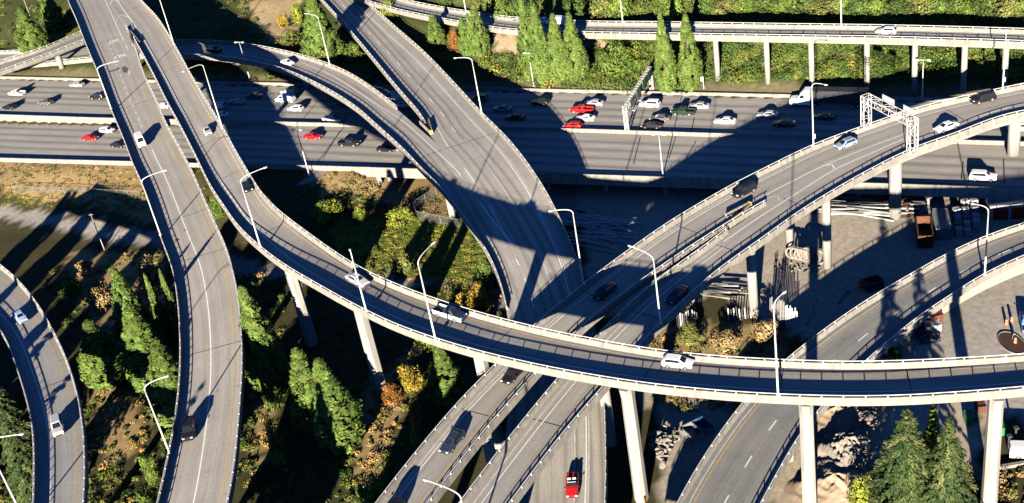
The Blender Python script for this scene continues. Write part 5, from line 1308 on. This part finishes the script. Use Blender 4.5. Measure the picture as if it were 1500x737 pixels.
# planter island with mulch, bollards
c=gpt(1482,503); e=thing('planter',c,'round kerbed island of brown mulch on the paved lot at right','planter'); m=MB(); secs=[]; R_=2.5
for j in range(37):
    g=2*math.pi*j/36; c_,s_=math.cos(g),math.sin(g); secs.append([Vector((R_*.75*c_,R_*1.25*s_,-.1)),Vector((R_*.75*c_,R_*1.25*s_,.2)),Vector((R_*.70*c_,R_*1.19*s_,.2)),Vector((R_*.70*c_,R_*1.19*s_,-.1))])
m.loft(secs,caps=False); lb(m,'kerb',CONC,e); m=MB(); m.add([(R_*.71*math.cos(2*math.pi*j/36),R_*1.2*math.sin(2*math.pi*j/36),.12) for j in range(36)],[tuple(range(36))]); lb(m,'mulch_bed',MULCH,e)
for k,(x,y) in enumerate(((1485,497),(1487,503),(1474,476),(1482,472))):
    p=gpt(x,y); e=thing('traffic_drum',p,('orange and white drum on the mulch island, upper one','orange and white drum on the mulch island, lower one','orange and white post left of the blue truck','orange and white post nearest the blue truck')[k],'traffic drum')
    for j in range(4): m=MB(); m.tube([(0,0,.28*j),(0,0,.28*j+.28)],[.28-.02*j,.28-.02*(j+1)],12); lb(m,'band',ORNG if j%2==0 else PALE,e)
p=gpt(1504,478); PAINT['tblue']=mat('paint_truck_blue',(.10,.22,.45),.35); vehicle('pickup','tblue',p+Vector((0,0,.02)),Vector((.35,1,0)),'blue pickup cut by the right edge on the paved lot','pickup_truck','pickup')
p=gpt(1508,668); vehicle('van','white',p+Vector((0,0,.02)),Vector((.9,-.3,0)),'white van cut by the right edge at lower right','van','van')
for k,(x,y) in enumerate(((1477,660),(1487,648))):
    p=gpt(x,y); e=thing('post',p,('dark post nearer the rightmost tall pier','dark post nearer the white van at the edge')[k],'post'); m=MB(); m.tube([(0,0,-.3),(0,0,2.6)],.16,10); lb(m,'shaft',BLK,e); m=MB(); m.box((0,0,2.7),(.6,.6,.25)); lb(m,'cap',BLK,e)
a,b=gpt(1458,688),gpt(1530,676); m=MB(); d=b-a; m.box((a+b)/2+Vector((0,0,.2)),(d.length,.5,.7),Matrix.Rotation(math.atan2(d.y,d.x),3,'Z')); o=m.build('kerb_wall',CONC); tag(o,'low pale kerb wall at the right edge below the green waste bin','wall')
# slim poles leaning in the yard
for k,(x,y,tx,ty,l) in enumerate(((1182,476,1199,448,'slim pale pole leaning in shade left of the broad ramp'),(1228,446,1242,428,'pale board lying in shade by the black skip'),(1076,515,1082,482,'thin stake in the dry brush right of the split flyover'))):
    p=gpt(x,y); q=gpt(tx,ty); q.z+=(1.8,.3,2.0)[k]; m=MB(); 
    if k==2: q=p+Vector((.3,.2,3.0))
    m.tube([p,q],(.10,.22,.06)[k],8); o=m.build(('leaning_pole','board','stake')[k],PLANK); tag(o,l,('pole','board','stake')[k])
p=gpt(1259,424); e=thing('warning_post',p,'small orange post beside the black skip in the shaded yard','post'); m=MB(); m.tube([(0,0,0),(.1,0,1.6)],.14,8); lb(m,'shaft',ORNG,e); m=MB(); m.box((.1,0,1.7),(.5,.3,.5)); lb(m,'head',ORNG,e)
# fences
def fence(pts,h,label,wire=True,name='fence'):
    P=[gpt(x,y) for x,y in pts]; e=thing(name,P[0],label,'fence')
    FPOST=mat('fence_post',(.20,.20,.19),.6); WIRE=mat('wire_mesh',(.16,.165,.16),.6)
    for a,b in zip(P,P[1:]):
        d=b-a; L=math.hypot(d.x,d.y); n=max(1,int(L/3)); t=d/L
        for k in range(n+1):
            q=a+d*(k/n)-P[0]; m=MB(); m.tube([q-Vector((0,0,.3)),q+Vector((0,0,h))],.05,6); lb(m,'post',FPOST,e)
        m=MB(); m.tube([a-P[0]+Vector((0,0,h-.05)),b-P[0]+Vector((0,0,h-.05))],.035,6); lb(m,'top_rail',FPOST,e)
        m=MB(); s_=.22; c_=int(L/s_); A=a-P[0]
        for k in range(-int(h/s_),c_):
            for sg in (1,-1):
                x0,x1=k*s_,k*s_+h; z0,z1=0,h
                if sg<0: z0,z1=h,0
                if x0<0: z0+=(0-x0)*(1 if sg>0 else -1); x0=0
                if x1>L: z1-=(x1-L)*(1 if sg>0 else -1); x1=L
                if x1<=x0: continue
                p,q=A+t*x0+Vector((0,0,z0)),A+t*x1+Vector((0,0,z1)); u=Vector((0,0,.012)); w_=Vector((-t.y,t.x,0))*.006
                m.add([p-u,q-u,q+u,p+u],[(0,1,2,3)])
        m.build('mesh_panel',WIRE,e,local=True)
fence([(640,287),(608,308),(612,322),(700,340)],2.2,'wire mesh fence bent round the pier of the curving ramp')
fence([(20,280),(110,283),(205,288)],1.5,'low wire fence across the dry bank at left')
# small concrete footings by the verge
for k,(x,y) in enumerate(((556,266),(572,264))):
    p=gpt(x,y); e=thing('concrete_footing',p,('left one of two white concrete footings on the verge under the freeway edge','right one of two white concrete footings on the verge under the freeway edge')[k],'footing'); m=MB(); m.box((0,0,.7),(1.2,1.0,1.6),taper=.75); lb(m,'block',PALE,e); m=MB(); m.box((0,0,1.56),(1.0,.3,.14)); lb(m,'cap',PALE,e)
p=gpt(945,741); e=thing('marker_post',p,'short orange and timber post at the foot of the front pier','post'); m=MB(); m.tube([(0,0,0),(0,0,1.2)],.12,8); lb(m,'shaft',WOOD,e); m=MB(); m.tube([(0,0,1.2),(0,0,1.5)],.13,8); lb(m,'band',ORNG,e)
a,b=gpt(1014,124),gpt(1031,130); e=thing('roadside_sign',a,'small grey sign on two posts at the hillside foot below the wider narrow tree','sign')
for q in (Vector((0,0,0)),b-a): m=MB(); m.tube([q-Vector((0,0,.3)),q+Vector((0,0,3.0))],.12,8); lb(m,'post',GALV,e)
m=MB(); m.tube([Vector((0,0,2.9)),b-a+Vector((0,0,2.9))],.12,8); lb(m,'top_bar',GALV,e); m=MB(); m.box((b-a)/2+Vector((0,0,2.1)),((b-a).length*.8,.1,1.1),Matrix.Rotation(math.atan2((b-a).y,(b-a).x),3,'Z')); lb(m,'panel',GRYB,e)
print('OBJECTS',len(bpy.data.objects))
